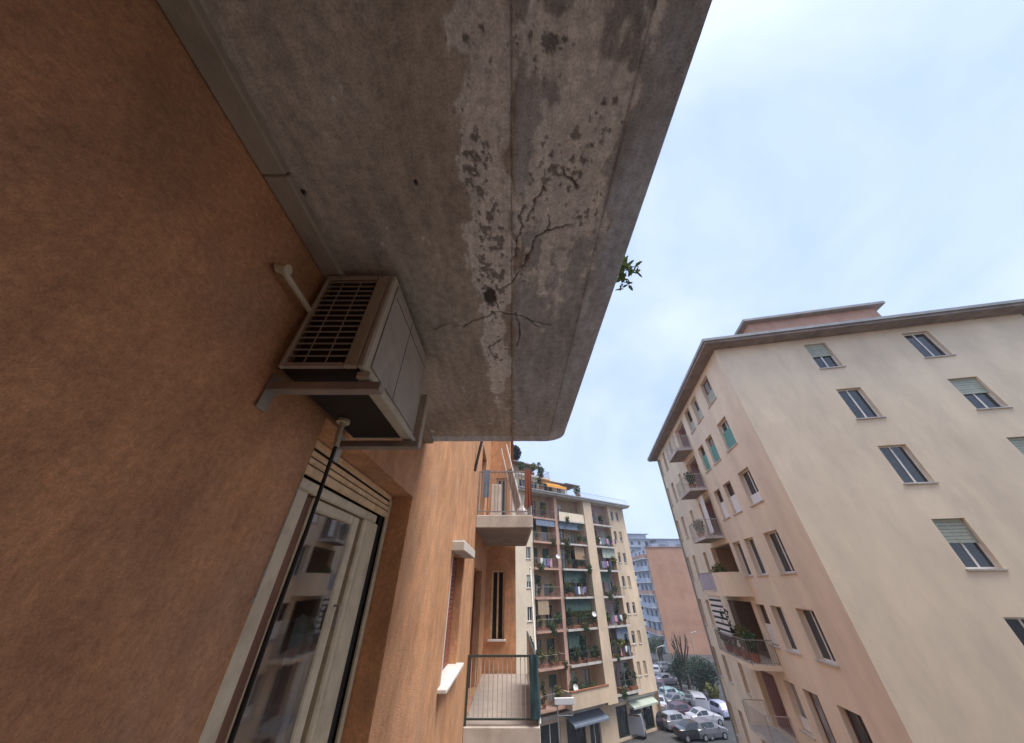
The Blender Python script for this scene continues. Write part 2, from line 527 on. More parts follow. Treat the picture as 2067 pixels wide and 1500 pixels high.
peel_m = (blob(960, 300, .07, .11) + blob(955, 340, .06, .08) + blob(985, 470, .07, .18, 1.1) + blob(990, 540, .08, .2, 1.1) + blob(1000, 720, .1, .3, .7)
          + blob(1150, 350, .10, .12, 1.0) + blob(1110, 300, .09, .1, .6) + blob(1060, 420, .07, .12, .9) + blob(1130, 90, .10, .05, .8)
          + blob(1230, 210, .10, .08, .8) + blob(1190, 430, .08, .12, .8) + blob(1060, 560, .06, .1, .6) + blob(940, 60, .06, .04, .7)
          + blob(1070, 120, .1, .06, .6) + blob(1010, 800, .2, .3, .35) + blob(1000, 620, .08, .2, .7) + blob(990, 130, .05, .1, .5))
peel_m = np.clip(peel_m, 0, 1.3)
n1 = fbm(GX * 1.0, GY * 0.75, 16, 3, 6)
n2 = fbm(GX, GY, 55, 9, 4)
n3 = fbm(GX * 1.0, GY * 0.35, 5, 21, 4)
n4 = fbm(GX, GY * .8, 52, 71, 4)
n5 = fbm(GX * 1.6, GY * .6, 7, 90, 6)
n6 = fbm(GX, GY * .7, 24, 131, 5)
swath = np.exp(-((GX + .085) / .085) ** 2) * np.clip((2.3 - GY) * 2, 0, 1) + .95 * np.exp(-((GX - .24) / .15) ** 2) * np.clip((1.7 - GY) * 2, 0, 1)
field = np.minimum(peel_m, 1) * .34 + swath * .26 + n5 * .55 + n6 * .42 + n3 * .12
peel = np.clip((field - .755) * 16, 0, 1) * (.75 + .25 * n2)                       # paint gone down to pale plaster, hard edges
film = np.clip((field - .64) * 5, 0, 1)                                           # thin, bleached coat round it
fleck = np.clip((np.minimum(peel_m, 1) * 0.40 + n4 * 1.0 + n2 * .40 + n6 * 0.35 - 1.30) * 14, 0, 1) * .85
rust = np.clip((np.exp(-((GX - .0) / .05) ** 2) * .5 + .5 * (blob(990, 610, .06, .2) + blob(1060, 520, .05, .1)) + n6 * .6 - .62) * 3, 0, .6)
band = np.clip((GX + 0.004 + (n2 - .5) * 0.02) * 60, 0, 1)                                # greyer coat beyond the joint, cool sky light painted into its tint
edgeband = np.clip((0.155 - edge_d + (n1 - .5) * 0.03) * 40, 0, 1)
stain = np.clip((fbm(GX, GY * 0.5, 3.2, 44, 5) - 0.47) * 4, 0, 1)

crack = np.zeros_like(GX)
rng = random.Random(5)
CR = [[(1152, 452), (1128, 459), (1100, 467), (1083, 482), (1070, 505), (1058, 530), (1048, 552), (1030, 572), (1008, 590)],
      [(880, 664), (905, 655), (930, 656), (955, 645), (985, 640), (1005, 628), (1040, 634), (1062, 642), (1088, 662)],
      [(1060, 420), (1048, 440), (1052, 462), (1040, 490), (1036, 520)],
      [(1100, 385), (1085, 400), (1078, 422), (1062, 446)], [(1005, 628), (998, 612), (990, 598)],
      [(1062, 642), (1080, 650), (1110, 655)], [(1130, 338), (1150, 360), (1165, 380)], [(1105, 470), (1112, 452), (1104, 436)],
      [(1010, 690), (985, 700), (1000, 722)], [(1040, 634), (1050, 670), (1042, 700)]]
for line in CR:
    pts = [on_z(a + rng.uniform(-3, 3), b + rng.uniform(-3, 3), H) for a, b in line]
    for (ax, ay), (bx, by) in zip(pts, pts[1:]):
        w = 0.0028 + rng.random() * 0.0022
        jx, jy = (n2 - .5) * 0.025, (n1 - .5) * 0.03
        px_, py_ = GX + jx - ax, GY + jy - ay
        dx, dy = bx - ax, by - ay
        tt = np.clip((px_ * dx + py_ * dy) / (dx * dx + dy * dy + 1e-9), 0, 1)
        d = np.hypot(px_ - tt * dx, py_ - tt * dy)
        crack = np.maximum(crack, np.clip(1.3 - d / w, 0, 1))
hole = np.clip((blob(990, 602, .042, .08) - 0.42 + (n2 - .5) * .5) * 5, 0, 1)
hole = np.maximum(hole, np.clip((blob(838, 368, .008, .012) - .4) * 5, 0, 1))
hole = np.maximum(hole, np.clip((blob(608, 388, .02, .012) - .4 + (n2 - .5) * .5) * 5, 0, 1))
joint = np.clip(1 - np.abs(GX + 0.002 + (n1 - .5) * .01) / 0.006, 0, 1) * 0.7
groove = np.clip(1 - np.abs(edge_d - 0.155) / 0.006, 0, 1) * 0.8
GZs = H + 0.005 * peel - 0.0025 * np.clip(1 - np.abs(field - .75) / .012, 0, 1) + 0.004 * fleck + 0.010 * crack + 0.016 * hole + 0.004 * joint + 0.006 * groove + (n3 - .5) * 0.006 + (n2 - .5) * 0.0016
nv = NX * NY
co = np.stack([GX, GY, GZs], -1).reshape(-1, 3)
i0 = (np.arange(NY - 1)[:, None] * NX + np.arange(NX - 1)[None, :]).ravel()
quads = np.stack([i0, i0 + NX, i0 + NX + 1, i0 + 1], -1)
ring = list(range(NX - 1, nv, NX)) + list(range(nv - 2, nv - NX - 1, -1))       # outer side, then far end
top = co[ring].copy()
top[:, 2] = 1.56
side = [(ring[k], ring[k + 1], nv + k + 1, nv + k) for k in range(len(ring) - 1)]
nt = nv + len(ring)
allv = np.vstack([co, top, [[XW, -4.0, 1.56]]])
topf = [tuple(nv + k for k in range(len(ring))) + (nt,)]
me = bpy.data.meshes.new('balcony_slab')
me.from_pydata((allv - np.array(HOFF)).tolist(), [], quads.tolist() + side + topf)
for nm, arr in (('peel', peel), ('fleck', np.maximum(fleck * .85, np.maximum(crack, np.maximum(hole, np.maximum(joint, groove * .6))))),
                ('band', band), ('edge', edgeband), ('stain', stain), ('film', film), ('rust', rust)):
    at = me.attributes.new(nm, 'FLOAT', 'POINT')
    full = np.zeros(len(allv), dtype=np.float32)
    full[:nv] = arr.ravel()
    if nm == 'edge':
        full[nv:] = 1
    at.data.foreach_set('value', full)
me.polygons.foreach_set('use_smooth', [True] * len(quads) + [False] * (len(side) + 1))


def slab_material():
    m = bpy.data.materials.new('weathered_slab')
    m.use_nodes = True
    t = m.node_tree
    p = t.nodes['Principled BSDF']
    p.inputs['Roughness'].default_value = 0.95
    p.inputs['Specular IOR Level'].default_value = 0.12
    tc = t.nodes.new('ShaderNodeTexCoord')

    def noise(scale, detail=6, rough=0.6, st=(1, 1, 1)):
        mp = t.nodes.new('ShaderNodeMapping')
        mp.inputs['Scale'].default_value = st
        t.links.new(tc.outputs['Object'], mp.inputs['Vector'])
        n = t.nodes.new('ShaderNodeTexNoise')
        n.inputs['Scale'].default_value, n.inputs['Detail'].default_value, n.inputs['Roughness'].default_value = scale, detail, rough
        t.links.new(mp.outputs['Vector'], n.inputs['Vector'])
        return n.outputs['Fac']

    def ramp(f, a, ca, b, cb):
        r = t.nodes.new('ShaderNodeValToRGB')
        r.color_ramp.elements[0].position, r.color_ramp.elements[0].color = a, (*ca, 1)
        r.color_ramp.elements[1].position, r.color_ramp.elements[1].color = b, (*cb, 1)
        t.links.new(f, r.inputs['Fac'])
        return r.outputs['Color']

    def attr(n):
        a = t.nodes.new('ShaderNodeAttribute')
        a.attribute_name = n
        return a.outputs['Fac']

    def mix(f, a, b):
        x = t.nodes.new('ShaderNodeMixRGB')
        for s, i in ((f, 'Fac'), (a, 'Color1'), (b, 'Color2')):
            if isinstance(s, tuple):
                x.inputs[i].default_value = (*s, 1)
            elif isinstance(s, float):
                x.inputs[i].default_value = s
            else:
                t.links.new(s, x.inputs[i])
        return x.outputs['Color']
    fine = noise(38, 9, 0.7)
    big = noise(2.2, 5, 0.55, (1, 0.5, 1))
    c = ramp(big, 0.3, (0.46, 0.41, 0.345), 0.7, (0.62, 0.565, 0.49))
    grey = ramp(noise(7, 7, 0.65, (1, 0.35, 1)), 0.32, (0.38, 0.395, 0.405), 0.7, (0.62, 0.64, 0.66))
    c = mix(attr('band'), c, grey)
    eb = ramp(noise(9, 6, 0.6, (1, 0.2, 1)), 0.3, (0.50, 0.56, 0.63), 0.7, (0.66, 0.73, 0.81))  # sky light at the outer edge painted in as a bluish tint
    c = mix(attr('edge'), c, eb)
    st = t.nodes.new('ShaderNodeMath')
    st.operation = 'MULTIPLY'
    st.inputs[1].default_value = 0.45
    t.links.new(attr('stain'), st.inputs[0])
    c = mix(st.outputs[0], c, (0.34, 0.30, 0.26))
    fl = t.nodes.new('ShaderNodeMath')
    fl.operation = 'MULTIPLY'
    fl.inputs[1].default_value = 0.55
    t.links.new(attr('film'), fl.inputs[0])
    c = mix(fl.outputs[0], c, (0.70, 0.67, 0.62))
    c = mix(attr('rust'), c, (0.36, 0.25, 0.19))
    c = mix(attr('peel'), c, ramp(fine, 0.3, (0.78, 0.75, 0.70), 0.7, (0.95, 0.93, 0.90)))
    c = mix(attr('fleck'), c, (0.13, 0.115, 0.10))
    sp = ramp(noise(150, 3, 0.5), 0.33, (0.72, 0.72, 0.72), 0.62, (1.06, 1.06, 1.06))
    x = t.nodes.new('ShaderNodeMixRGB')
    x.blend_type = 'MULTIPLY'
    x.inputs['Fac'].default_value = 0.8
    t.links.new(c, x.inputs['Color1'])
    t.links.new(sp, x.inputs['Color2'])
    t.links.new(x.outputs['Color'], p.inputs['Base Color'])
    y2 = t.nodes.new('ShaderNodeMixRGB')
    y2.blend_type = 'MULTIPLY'
    y2.inputs['Fac'].default_value = 1.0
    t.links.new(x.outputs['Color'], y2.inputs['Color1'])
    t.links.new(ramp(noise(11, 8, 0.68, (1.6, 0.22, 1)), 0.30, (0.80, 0.80, 0.82), 0.66, (1.15, 1.15, 1.15)), y2.inputs['Color2'])
    y3 = t.nodes.new('ShaderNodeMixRGB')
    y3.blend_type = 'MULTIPLY'
    y3.inputs['Fac'].default_value = 0.8
    t.links.new(y2.outputs['Color'], y3.inputs['Color1'])
    t.links.new(ramp(noise(26, 8, 0.75), 0.36, (0.70, 0.69, 0.68), 0.60, (1.12, 1.12, 1.12)), y3.inputs['Color2'])
    t.links.new(y3.outputs['Color'], p.inputs['Base Color'])
    b = t.nodes.new('ShaderNodeBump')
    b.inputs['Strength'].default_value = 0.55
    b.inputs['Distance'].default_value = 0.006
    t.links.new(fine, b.inputs['Height'])
    t.links.new(b.outputs['Normal'], p.inputs['Normal'])
    return m


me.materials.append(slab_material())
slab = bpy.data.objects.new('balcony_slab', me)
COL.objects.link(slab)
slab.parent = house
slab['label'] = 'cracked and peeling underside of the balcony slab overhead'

st = MB()
for i in range(8):                                                  # slightly uneven lengths of the pale corner strip
    y0 = -4 + i * 0.9
    y1 = min(y0 + 0.897, 3.12)
    st.bbox(XW + 0.001, y0, 1.262 + 0.002 * (i % 2), XW + 0.092 + 0.002 * (i % 3), y1, 1.3025, 0.006)
hpart(st, 'corner_strip', M['strip'])

# --- window A: recessed casement with a nearly raised roller shutter
winA = hpart(MB().bbox(-1.225, 2.60, -1.62, -1.152, 2.888, 0.44, 0.012)
             .bbox(-1.225, 1.46, -1.62, -1.15, 1.80, 0.44, 0.012)
             .bbox(-1.225, 1.46, 0.44, -1.155, 2.835, 0.50, 0.008)
             .bbox(-1.20, 2.66, -1.60, -1.146, 2.70, 0.44, 0.006), 'window', M['beige'])
hpart(MB().bbox(-1.21, 2.44, -1.60, -1.165, 2.545, 0.43, 0.010).bbox(-1.21, 1.885, -1.60, -1.165, 1.93, 0.43, 0.008)
      .bbox(-1.21, 1.93, 0.37, -1.165, 2.44, 0.43, 0.008).bbox(-1.205, 1.93, -1.60, -1.168, 2.44, -1.5, 0.008), 'sash', M['beige'], winA)
hpart(MB().bbox(-1.215, 1.80, -1.60, -1.175, 1.884, 0.43, 0.006), 'sash_edge', M['brown'], winA)
hpart(MB().add([(-1.206, 1.931, -1.5), (-1.174, 2.439, -1.5), (-1.174, 2.439, .37), (-1.206, 1.931, .37)], [(0, 1, 2, 3)]), 'pane', GLASS, winA)
hpart(MB().bbox(-1.143, 2.965, -1.62, -1.122, 3.022, 0.66, 0.004), 'guide_rail', M['beige'], winA)
hpart(MB().bbox(-1.175, 1.60, -1.62, -1.13, 1.645, 0.66, 0.006), 'guide_rail', M['beige'], winA)
hpart(MB().box(-1.30, 2.890, -1.62, -1.158, 3.02, 0.655), 'dark_slot', M['dark'], winA)
hnd = MB().tube([(-1.166, 2.50, -0.10), (-1.13, 2.50, -0.10), (-1.125, 2.50, -0.22)], 0.009, 8)
hpart(hnd, 'handle', M['steel'], winA)
shA = hpart(MB().bbox(-1.25, 1.62, 0.655, -1.122, 2.99, 0.697, 0.006), 'roller_shutter', M['slat'])
for k, (z0, z1) in enumerate(((0.508, 0.556), (0.564, 0.598), (0.606, 0.640))):
    hpart(MB().bbox(-1.152 + 0.004 * (k % 2), 1.625 + 0.004 * k, z0, -1.124 - 0.003 * k, 2.985 - 0.003 * k, z1, 0.007), 'slat', M['slat'], shA)
hpart(MB().box(-1.145, 1.63, 0.51, -1.137, 2.98, 0.655), 'slat_web', M['dark'], shA)
# chipped paint along the near edge of the recess
chips = MB()
for k in range(16):
    z = -0.05 + k * 0.03 + rng.uniform(-.01, .01)
    w = rng.uniform(.004, .016)
    chips.add([(XW + .0016, 1.386 - w, z), (XW + .0016, 1.3895, z - .012), (XW + .0016, 1.3895, z + rng.uniform(.012, .03)), (XW + .0016, 1.386 - w * .5, z + .018)], [(0, 1, 2, 3)])
hpart(chips, 'chipped_edge', M['strip'])
# the room behind
rm = MB().box(-4.2, 0.3, -1.70, -4.15, 4.6, 1.25).box(-4.15, 0.3, -1.75, -1.366, 4.6, -1.70).box(-4.15, 0.3, 1.25, -1.366, 4.6, 1.30)
rm.box(-4.15, 0.25, -1.7, -1.366, 0.3, 1.25).box(-4.15, 4.6, -1.7, -1.366, 4.65, 1.25)
hpart(rm, 'room', M['room'])
cv = MB()
n = 60
vs, fs = [], []
for i in range(n):
    y = 1.75 + 1.1 * i / (n - 1)
    x = -1.30 + 0.018 * math.sin(i * 0.9) + 0.008 * math.sin(i * 2.3)
    vs += [(x, y, -1.6), (x, y, -0.16 - 0.01 * math.sin(i * .9))]
    if i:
        fs.append((2 * i - 2, 2 * i, 2 * i + 1, 2 * i - 1))
cv.add(vs, fs)
tag(cv.build('curtain', M['curtain'], smooth=True), 'grey mauve half curtain inside the shuttered window', 'curtain')
lt = MB()
for k in range(14):
    a0, z = k / 13.0, 0
    lt.add([(-1.262 + 0.006 * math.sin(k * 1.1), 2.28 + .018 * k, -0.36 + .01 * math.sin(k)), (-1.262 + 0.006 * math.sin(k * 1.1), 2.28 + .018 * k, -0.15 + .02 * math.sin(k * .5))], [])
    if k:
        n0 = len(lt.v)
        lt.f.append((n0 - 4, n0 - 2, n0 - 1, n0 - 3))
tag(lt.build('towel', M['white'], smooth=True), 'white cloth hanging behind the pane of the shuttered window', 'towel')

# --- window B further along the wall
winB = hpart(MB().box(-1.20, 5.625, -1.055, -1.10, 5.70, 0.455).box(-1.20, 6.92, -1.055, -1.10, 6.995, 0.455)
             .box(-1.20, 5.70, 0.39, -1.10, 6.92, 0.455).box(-1.20, 5.70, -1.055, -1.10, 6.92, -0.99), 'window', M['brown'])
hpart(MB().box(-1.17, 5.70, -0.99, -1.165, 6.92, 0.39), 'pane', M['pane'], winB)
for k in range(22):
    hpart(MB().bbox(-1.10, 5.665, -1.05 + k * .067, -1.075 - .004 * (k % 2), 6.985, -.990 + k * .067, .004), 'slat', M['redbrown'], winB)
hpart(MB().box(-1.09, 5.618, -1.05, XW + 0.006, 5.655, 0.45), 'frame_edge', M['white'], winB)
hpart(MB().bbox(-1.10, 5.45, -1.10, XW + 0.12, 7.12, -1.055, 0.008), 'window_sill', M['marble'])
hpart(MB().bbox(-1.0, 5.48, 0.462, XW + 0.20, 7.1, 0.60, 0.012).box(-0.99, 5.5, 0.60, XW + 0.17, 7.08, 0.622), 'window_hood', M['fascia'])
# --- doors C and D onto the balconies, windows in the wing
for (a, b, c, d), m1 in ((OPEN_C, 'redbrown'), (OPEN_D, 'redbrown')):
    dr = hpart(MB().box(-1.2, a + .003, c, -1.12, a + .09, d - .003).box(-1.2, b - .09, c, -1.12, b - .003, d - .003).box(-1.2, a + .09, d - .09, -1.12, b - .09, d - .003), 'balcony_door', M[m1])
    hpart(MB().box(-1.18, a + .09, c, -1.175, b - .09, d - .09), 'pane', M['pane'], dr)
    sl = MB()
    for k in range(26):
        z = c + 0.05 + k * (d - c - .2) / 26
        sl.box(-1.15, a + .09, z, -1.125, (a + b) / 2, z + .06)
    hpart(sl, 'louvre', M['brown'], dr)
for (a, b, c, d) in (WIN_W, WIN_W2):
    y = YEND + 0.12
    wn = hpart(MB().box(a + .002, y, c + .002, a + .07, y + .06, d - .002).box(b - .07, y, c + .002, b - .002, y + .06, d - .002)
               .box(a + .07, y, d - .08, b - .07, y + .06, d - .002).box((a + b) / 2 - .03, y, c + .002, (a + b) / 2 + .03, y + .06, d - .08), 'wing_window',
               M['rail_pale'] if c > 0 else M['slat'])
    hpart(MB().box(a + .07, y + .03, c + .002, b - .07, y + .035, d - .08), 'pane', M['dark'] if c < 0 else M['pane'], wn)
    hpart(MB().bbox(a - .06, YEND - .09, c - .05, b + .06, YEND + .1, c, .006), 'wing_window_sill', M['marble'])
# dark rod of a folded sun blind on the wall
hpart(MB().tube([(XW + .02, 7.55, 2.35), (XW + .10, 7.6, 2.9), (XW + .18, 7.65, 3.4)], .035, 8), 'blind_arm', M['black'])

# --- two railed balconies on the same wall
BY0, BY1 = 8.72, 13.1
for zf, nm in ((1.55, 'upper'), (-2.20, 'lower')):
    sb = hpart(MB().bbox(XW + .001, BY0, zf - .295, 0.545, BY1, zf, .012), 'balcony', M['fascia'])
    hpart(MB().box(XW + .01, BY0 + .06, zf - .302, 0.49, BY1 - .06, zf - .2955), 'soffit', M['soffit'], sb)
    hpart(MB().box(XW + .01, BY0 + .05, zf + .0005, 0.52, BY1 - .05, zf + .012), 'floor_tiles', M['tile'], sb)
    rz = zf + (1.17 if nm == 'upper' else 1.02)
    m1 = M['rail'] if nm == 'upper' else M['rail_pale']
    rl = hpart(MB().box(XW + .01, BY0 + .03, rz - .035, 0.52, BY0 + .075, rz).box(0.475, BY0 + .075, rz - .035, 0.52, BY1 - .04, rz)
               .box(XW + .01, BY0 + .035, zf + .08, 0.52, BY0 + .07, zf + .105).box(0.48, BY0 + .07, zf + .08, 0.515, BY1 - .04, zf + .105)
               .box(0.48, BY0 + .033, zf + .012, 0.52, BY0 + .073, rz - .035).box(XW + .012, BY0 + .033, zf + .012, XW + .05, BY0 + .073, rz - .035)
               .box(0.478, BY1 - .08, zf + .012, 0.518, BY1 - .041, rz - .035), 'balcony_railing', M['rail_green'] if nm == 'lower' else M['rail'])
    nb = 15
    bar_me = MB().tube([(0, 0, zf + .105), (0, 0, rz - .035)], .009, 6).mesh('bar', m1)
    for k in range(nb):
        b_ = bpy.data.objects.new('bar', bar_me)
        COL.objects.link(b_)
        b_.parent = rl
        b_.location = (XW + .09 + k * 0.094 - HOFF[0], BY0 + .052 - HOFF[1], -HOFF[2])
    for k in range(36):
        b_ = bpy.data.objects.new('bar', bar_me)
        COL.objects.link(b_)
        b_.parent = rl
        b_.location = (0.4975 - HOFF[0], BY0 + .19 + k * 0.117 - HOFF[1], -HOFF[2])
# tarp on the street side of the lower railing
tv = MB()
path = [(.36 + .16 * q / 7, BY0 - .005) for q in range(8)] + [(.545, BY0 + .03 + 3.0 * q / 30) for q in range(31)]
for i, (tx, ty) in enumerate(path):
    for j in range(7):
        z = -1.165 - j * .155
        w_ = .014 * math.sin(i * 1.1 + j * .6) + .02 * (j / 6.0) * math.sin(i * .8)
        tv.v.append((tx + (w_ if i > 7 else 0), ty - (w_ + .02 if i < 8 else 0), z))
    if i:
        for j in range(6):
            a = (i - 1) * 7 + j
            tv.f.append((a, a + 1, a + 8, a + 7))
tag(tv.build('tarp', M['tarp'], smooth=True), 'blue green tarpaulin wrapped round the street corner of the lower left railing', 'tarpaulin')
ob = hpart(MB().bbox(XW + .001, -4.0, -2.495, 0.545, 3.14, -2.2, .012), 'balcony', M['fascia'])
hpart(MB().box(XW + .002, -3.95, -2.1995, 0.54, 3.135, -2.185), 'floor_tiles', M['tile_bounce'], ob)  # unseen floor, made pale to bounce light up onto the slab
orl = hpart(MB().box(.475, -3.9, -1.215, .52, 3.06, -1.18).box(XW + .01, 3.06, -1.215, .52, 3.10, -1.18).box(.48, -3.9, -2.10, .515, 3.06, -2.075).box(XW + .01, 3.065, -2.10, .515, 3.095, -2.075)
            .box(.478, 3.062, -2.185, .518, 3.098, -1.215), 'balcony_railing', M['rail_green'])
br_ = MB()
for k in range(58):
    br_.tube([(.4975, -3.8 + k * .118, -2.075), (.4975, -3.8 + k * .118, -1.215)], .009, 6)
for k in range(12):
    br_.tube([(XW + .1 + k * .118, 3.08, -2.075), (XW + .1 + k * .118, 3.08, -1.215)], .009, 6)
hpart(br_, 'bar', M['rail_pale'], orl, kind='stuff')
hpart(MB().box(XW + .002, -.42, -2.195, 0.425, -.30, 1.2955), 'added_shade_screen', M['brown'], ob)  # unseen screen added to keep light off the wall under the slab
# things on the balconies
dr = thing('drying_rack', 'leaning white poles of a folded drying rack on the upper left balcony', 'drying rack', (0.0, 9.5, 1.562))
MB().tube([(-.19, 0.0, 2.25), (.37, .1, .03)], .026, 8).build('pole', M['white'], dr)
MB().tube([(-.36, .22, 2.2), (.16, .3, .03)], .018, 8).build('pole', M['white'], dr)
sh_v = MB()
for i in range(12):
    t_ = .30 + .62 * i / 11
    for j in range(5):
        q_ = j / 4
        sh_v.v.append((-.36 + .52 * t_ + (.17 + .04 * t_) * q_ - .0, .25 + .02 * math.sin(i * 1.2 + j) - .1 * q_, 2.2 - 2.15 * t_ - .06 * math.sin(q_ * 3.1)))
    if i:
        for j in range(4):
            a = (i - 1) * 5 + j
            sh_v.f.append((a, a + 1, a + 6, a + 5))
sh_v.build('folded_cloth', M['soffit'], dr, smooth=True)
bg = thing('bag', 'small white bag at the foot of the drying rack on the upper left balcony', 'bag', (0.27, 9.1, 1.562))
MB().lathe([(.10, 0), (.15, .05), (.16, .14), (.11, .22), (.05, .25), (.07, .29)], (0, 0, 0), 10).build('sack', M['white'], bg, smooth=True)
MB().tube([(-.05, 0, .27), (0, 0, .35), (.05, 0, .27)], .008, 5).build('handle', M['white'], bg)
bc = thing('laundry', 'blue grey cloth hung near the wall on the upper left railing', 'laundry', (-.72, BY0 + .05, 2.73))
vb = MB()
for i in range(8):
    for j in range(6):
        vb.v.append((-.09 + .026 * i, -.045 + .012 * math.sin(i * 1.7) * j / 5, .01 - j * .15))
    if i:
        for j in range(5):
            a = (i - 1) * 6 + j
            vb.f.append((a, a + 1, a + 7, a + 6))
vb.build('cloth', M['blind_blue'], bc, smooth=True)
cb = thing('cabinet', 'slim pale cabinet against the wall of the upper left balcony', 'cabinet', (-0.62, 12.4, 1.562))
MB().bbox(-.2, -.25, .06, .2, .25, 1.7, .01).build('body', M['rail_pale'], cb)
MB().box(-.19, -.262, .1, -.005, -.2505, 1.66).box(.005, -.262, .1, .19, -.2505, 1.66).build('door', M['fascia'], cb)
MB().bbox(-.18, -.22, 0, .18, .22, .06, .005).build('plinth', M['dark'], cb)
lc = thing('laundry', 'red brown cloth hung over the street corner of the upper left railing', 'laundry', (0.45, BY0 + .04, 2.73))
vv = MB()
for i in range(10):
    x = -.08 + .0195 * i
    for j in range(7):
        vv.v.append((x, -.035 - .02 * math.sin(i * 1.5) * j / 6, .012 - j * .165 - (.05 * math.sin(i * .7) if j == 6 else 0)))
    if i:
        for j in range(6):
            a = (i - 1) * 7 + j
            vv.f.append((a, a + 1, a + 8, a + 7))
vv.build('cloth', M['redbrown'], lc, smooth=True)
pl = thing('awning_pole', 'thin white leaning pole at the street corner of the lower left balcony', 'pole', (0.52, 9.6, -2.19))
MB().tube([(.03, -.75, .0), (.0, .6, 2.6)], .022, 8).build('shaft', M['white'], pl)
MB().lathe([(.03, 0), (.03, .05), (.012, .07)], (.0, .6, 2.58), 8).build('cap', M['white'], pl)

# ------------------------------------------------------------------ air conditioner under the slab
AC = (-0.74, 1.29, 0.69)
ac = thing('air_conditioner', 'cream outdoor air conditioning unit hung under the balcony slab', 'air conditioner', AC)


def apart(mb, name, m, parent=None, smooth=False):
    return mb.build(name, m, parent or ac, AC, smooth)


X0, X1, Y0, Y1, Z0, Z1 = -0.905, -0.57, 0.935, 1.64, 0.69, 1.25
apart(MB().bbox(X1 - .03, Y0, Z0, X1, Y1, Z1, .008).bbox(X1 - .085, Y0, Z0 + .001, X1 - .031, Y0 + .022, Z1 - .001, .006)
      .bbox(X0 + .001, Y1 - .02, Z0 + .001, X1 - .031, Y1 - .001, Z1 - .001, .006).bbox(X0, Y0 + .023, Z1 - .014, X1 - .031, Y1 - .021, Z1 - .0005, .004)
      .bbox(X0, Y0 + .001, Z0 + .002, X0 + .018, Y0 + .022, Z1 - .002, .004).bbox(X0 + .019, Y0 + .001, Z1 - .03, X1 - .086, Y0 + .021, Z1 - .002, .003), 'casing', M['ac'])
apart(MB().box(X1 + .0008, Y0 + .045, Z0 + .03, X1 + .006, Y1 - .05, Z1 - .03), 'front_panel', M['ac_grey'])
apart(MB().bbox(X0 + .002, Y0 + .023, Z0 + .0, X1 - .032, Y1 - .022, Z0 + .02, .004), 'base_pan', M['coil'])
apart(MB().box(X0 + .022, Y0 + .035, Z0 + .022, X1 - .09, Y0 + .06, Z1 - .032).box(X0 + .002, Y0 + .065, Z0 + .022, X0 + .02, Y1 - .03, Z1 - .02), 'coil', M['coil'])
gr = apart(MB().box(X0 + .02, Y0 + .002, Z0 + .004, X1 - .087, Y0 + .02, Z0 + .022), 'grille', M['wire'])
for k in range(15):
    z = Z0 + .055 + k * .0325
    apart(MB().box(X0 + .019, Y0 + .004, z, X1 - .087, Y0 + .009, z + .0045), 'wire', M['wire'], gr)
for k in range(2):
    x = X0 + .085 + k * .085
    apart(MB().box(x, Y0 + .0095, Z0 + .023, x + .004, Y0 + .0125, Z1 - .032), 'wire', M['wire'], gr)
apart(MB().bbox(X1 - .035, Y0 + .025, Z0 - .034, X1 + .022, Y1 - .02, Z0 - .002, .005), 'foot_rail', M['ac'])
apart(MB().bbox(X1 - .05, Y1 - .012, Z0 - .03, X1 + .045, Y1 + .03, Z1 - .26, .008), 'end_post', M['ac'])
for (sx_, sy_, sz_) in ((X1 - .06, Y0 - .001, Z0 + .02), (X1 - .06, Y0 - .001, Z1 - .02), (X1 - .06, Y0 - .001, Z0 + .28)):
    apart(MB().tube([(sx_, sy_ + .002, sz_), (sx_, sy_ - .003, sz_)], .006, 8), 'screw', M['steel'])
apart(MB().box(X1 + .0062, Y0 + .30, Z0 + .03, X1 + .0075, Y0 + .303, Z1 - .03).box(X1 + .0062, Y0 + .06, Z1 - .10, X1 + .0075, Y1 - .06, Z1 - .097), 'seam', M['coil'])
hose = MB().tube([(-.852, 1.39, .688), (-.852, 1.39, .672)], .032, 10).tube([(-.852, 1.39, .672), (-.852, 1.388, .64), (-.848, 1.392, .55)], .014, 8)
apart(hose, 'drain_spout', M['beige'])
apart(MB().tube([(-.848, 1.392, .552), (-.852, 1.40, .40), (-.846, 1.393, .2), (-.85, 1.39, -.1), (-.849, 1.392, -.6), (-.85, 1.39, -1.6), (-.85, 1.39, -2.18)], .0085, 8), 'drain_hose', M['black'])
apart(MB().tube([(-.93, .735, 1.03), (-.90, .75, 1.015), (-.90, .86, 1.008), (-.90, .958, 1.0)], .012, 8).tube([(-.925, .735, 1.03), (-.885, .74, 1.022)], .022, 8), 'pipe', M['beige'])
for y, side_ in ((0.975, 'near the grille'), (1.555, 'above the raised roller shutter')):
    br = thing('wall_bracket', f'steel wall bracket under the air conditioner, {side_}', 'bracket', (XW, y, .6), group='brackets of the air conditioner')
    MB().bbox(0.002, 0, .012, .44, .045, .05, .004).build('arm', M['steel'], br)
    MB().bbox(0.0015, -.004, -.06, .012, .049, .085, .002).build('back_plate', M['steel'], br)

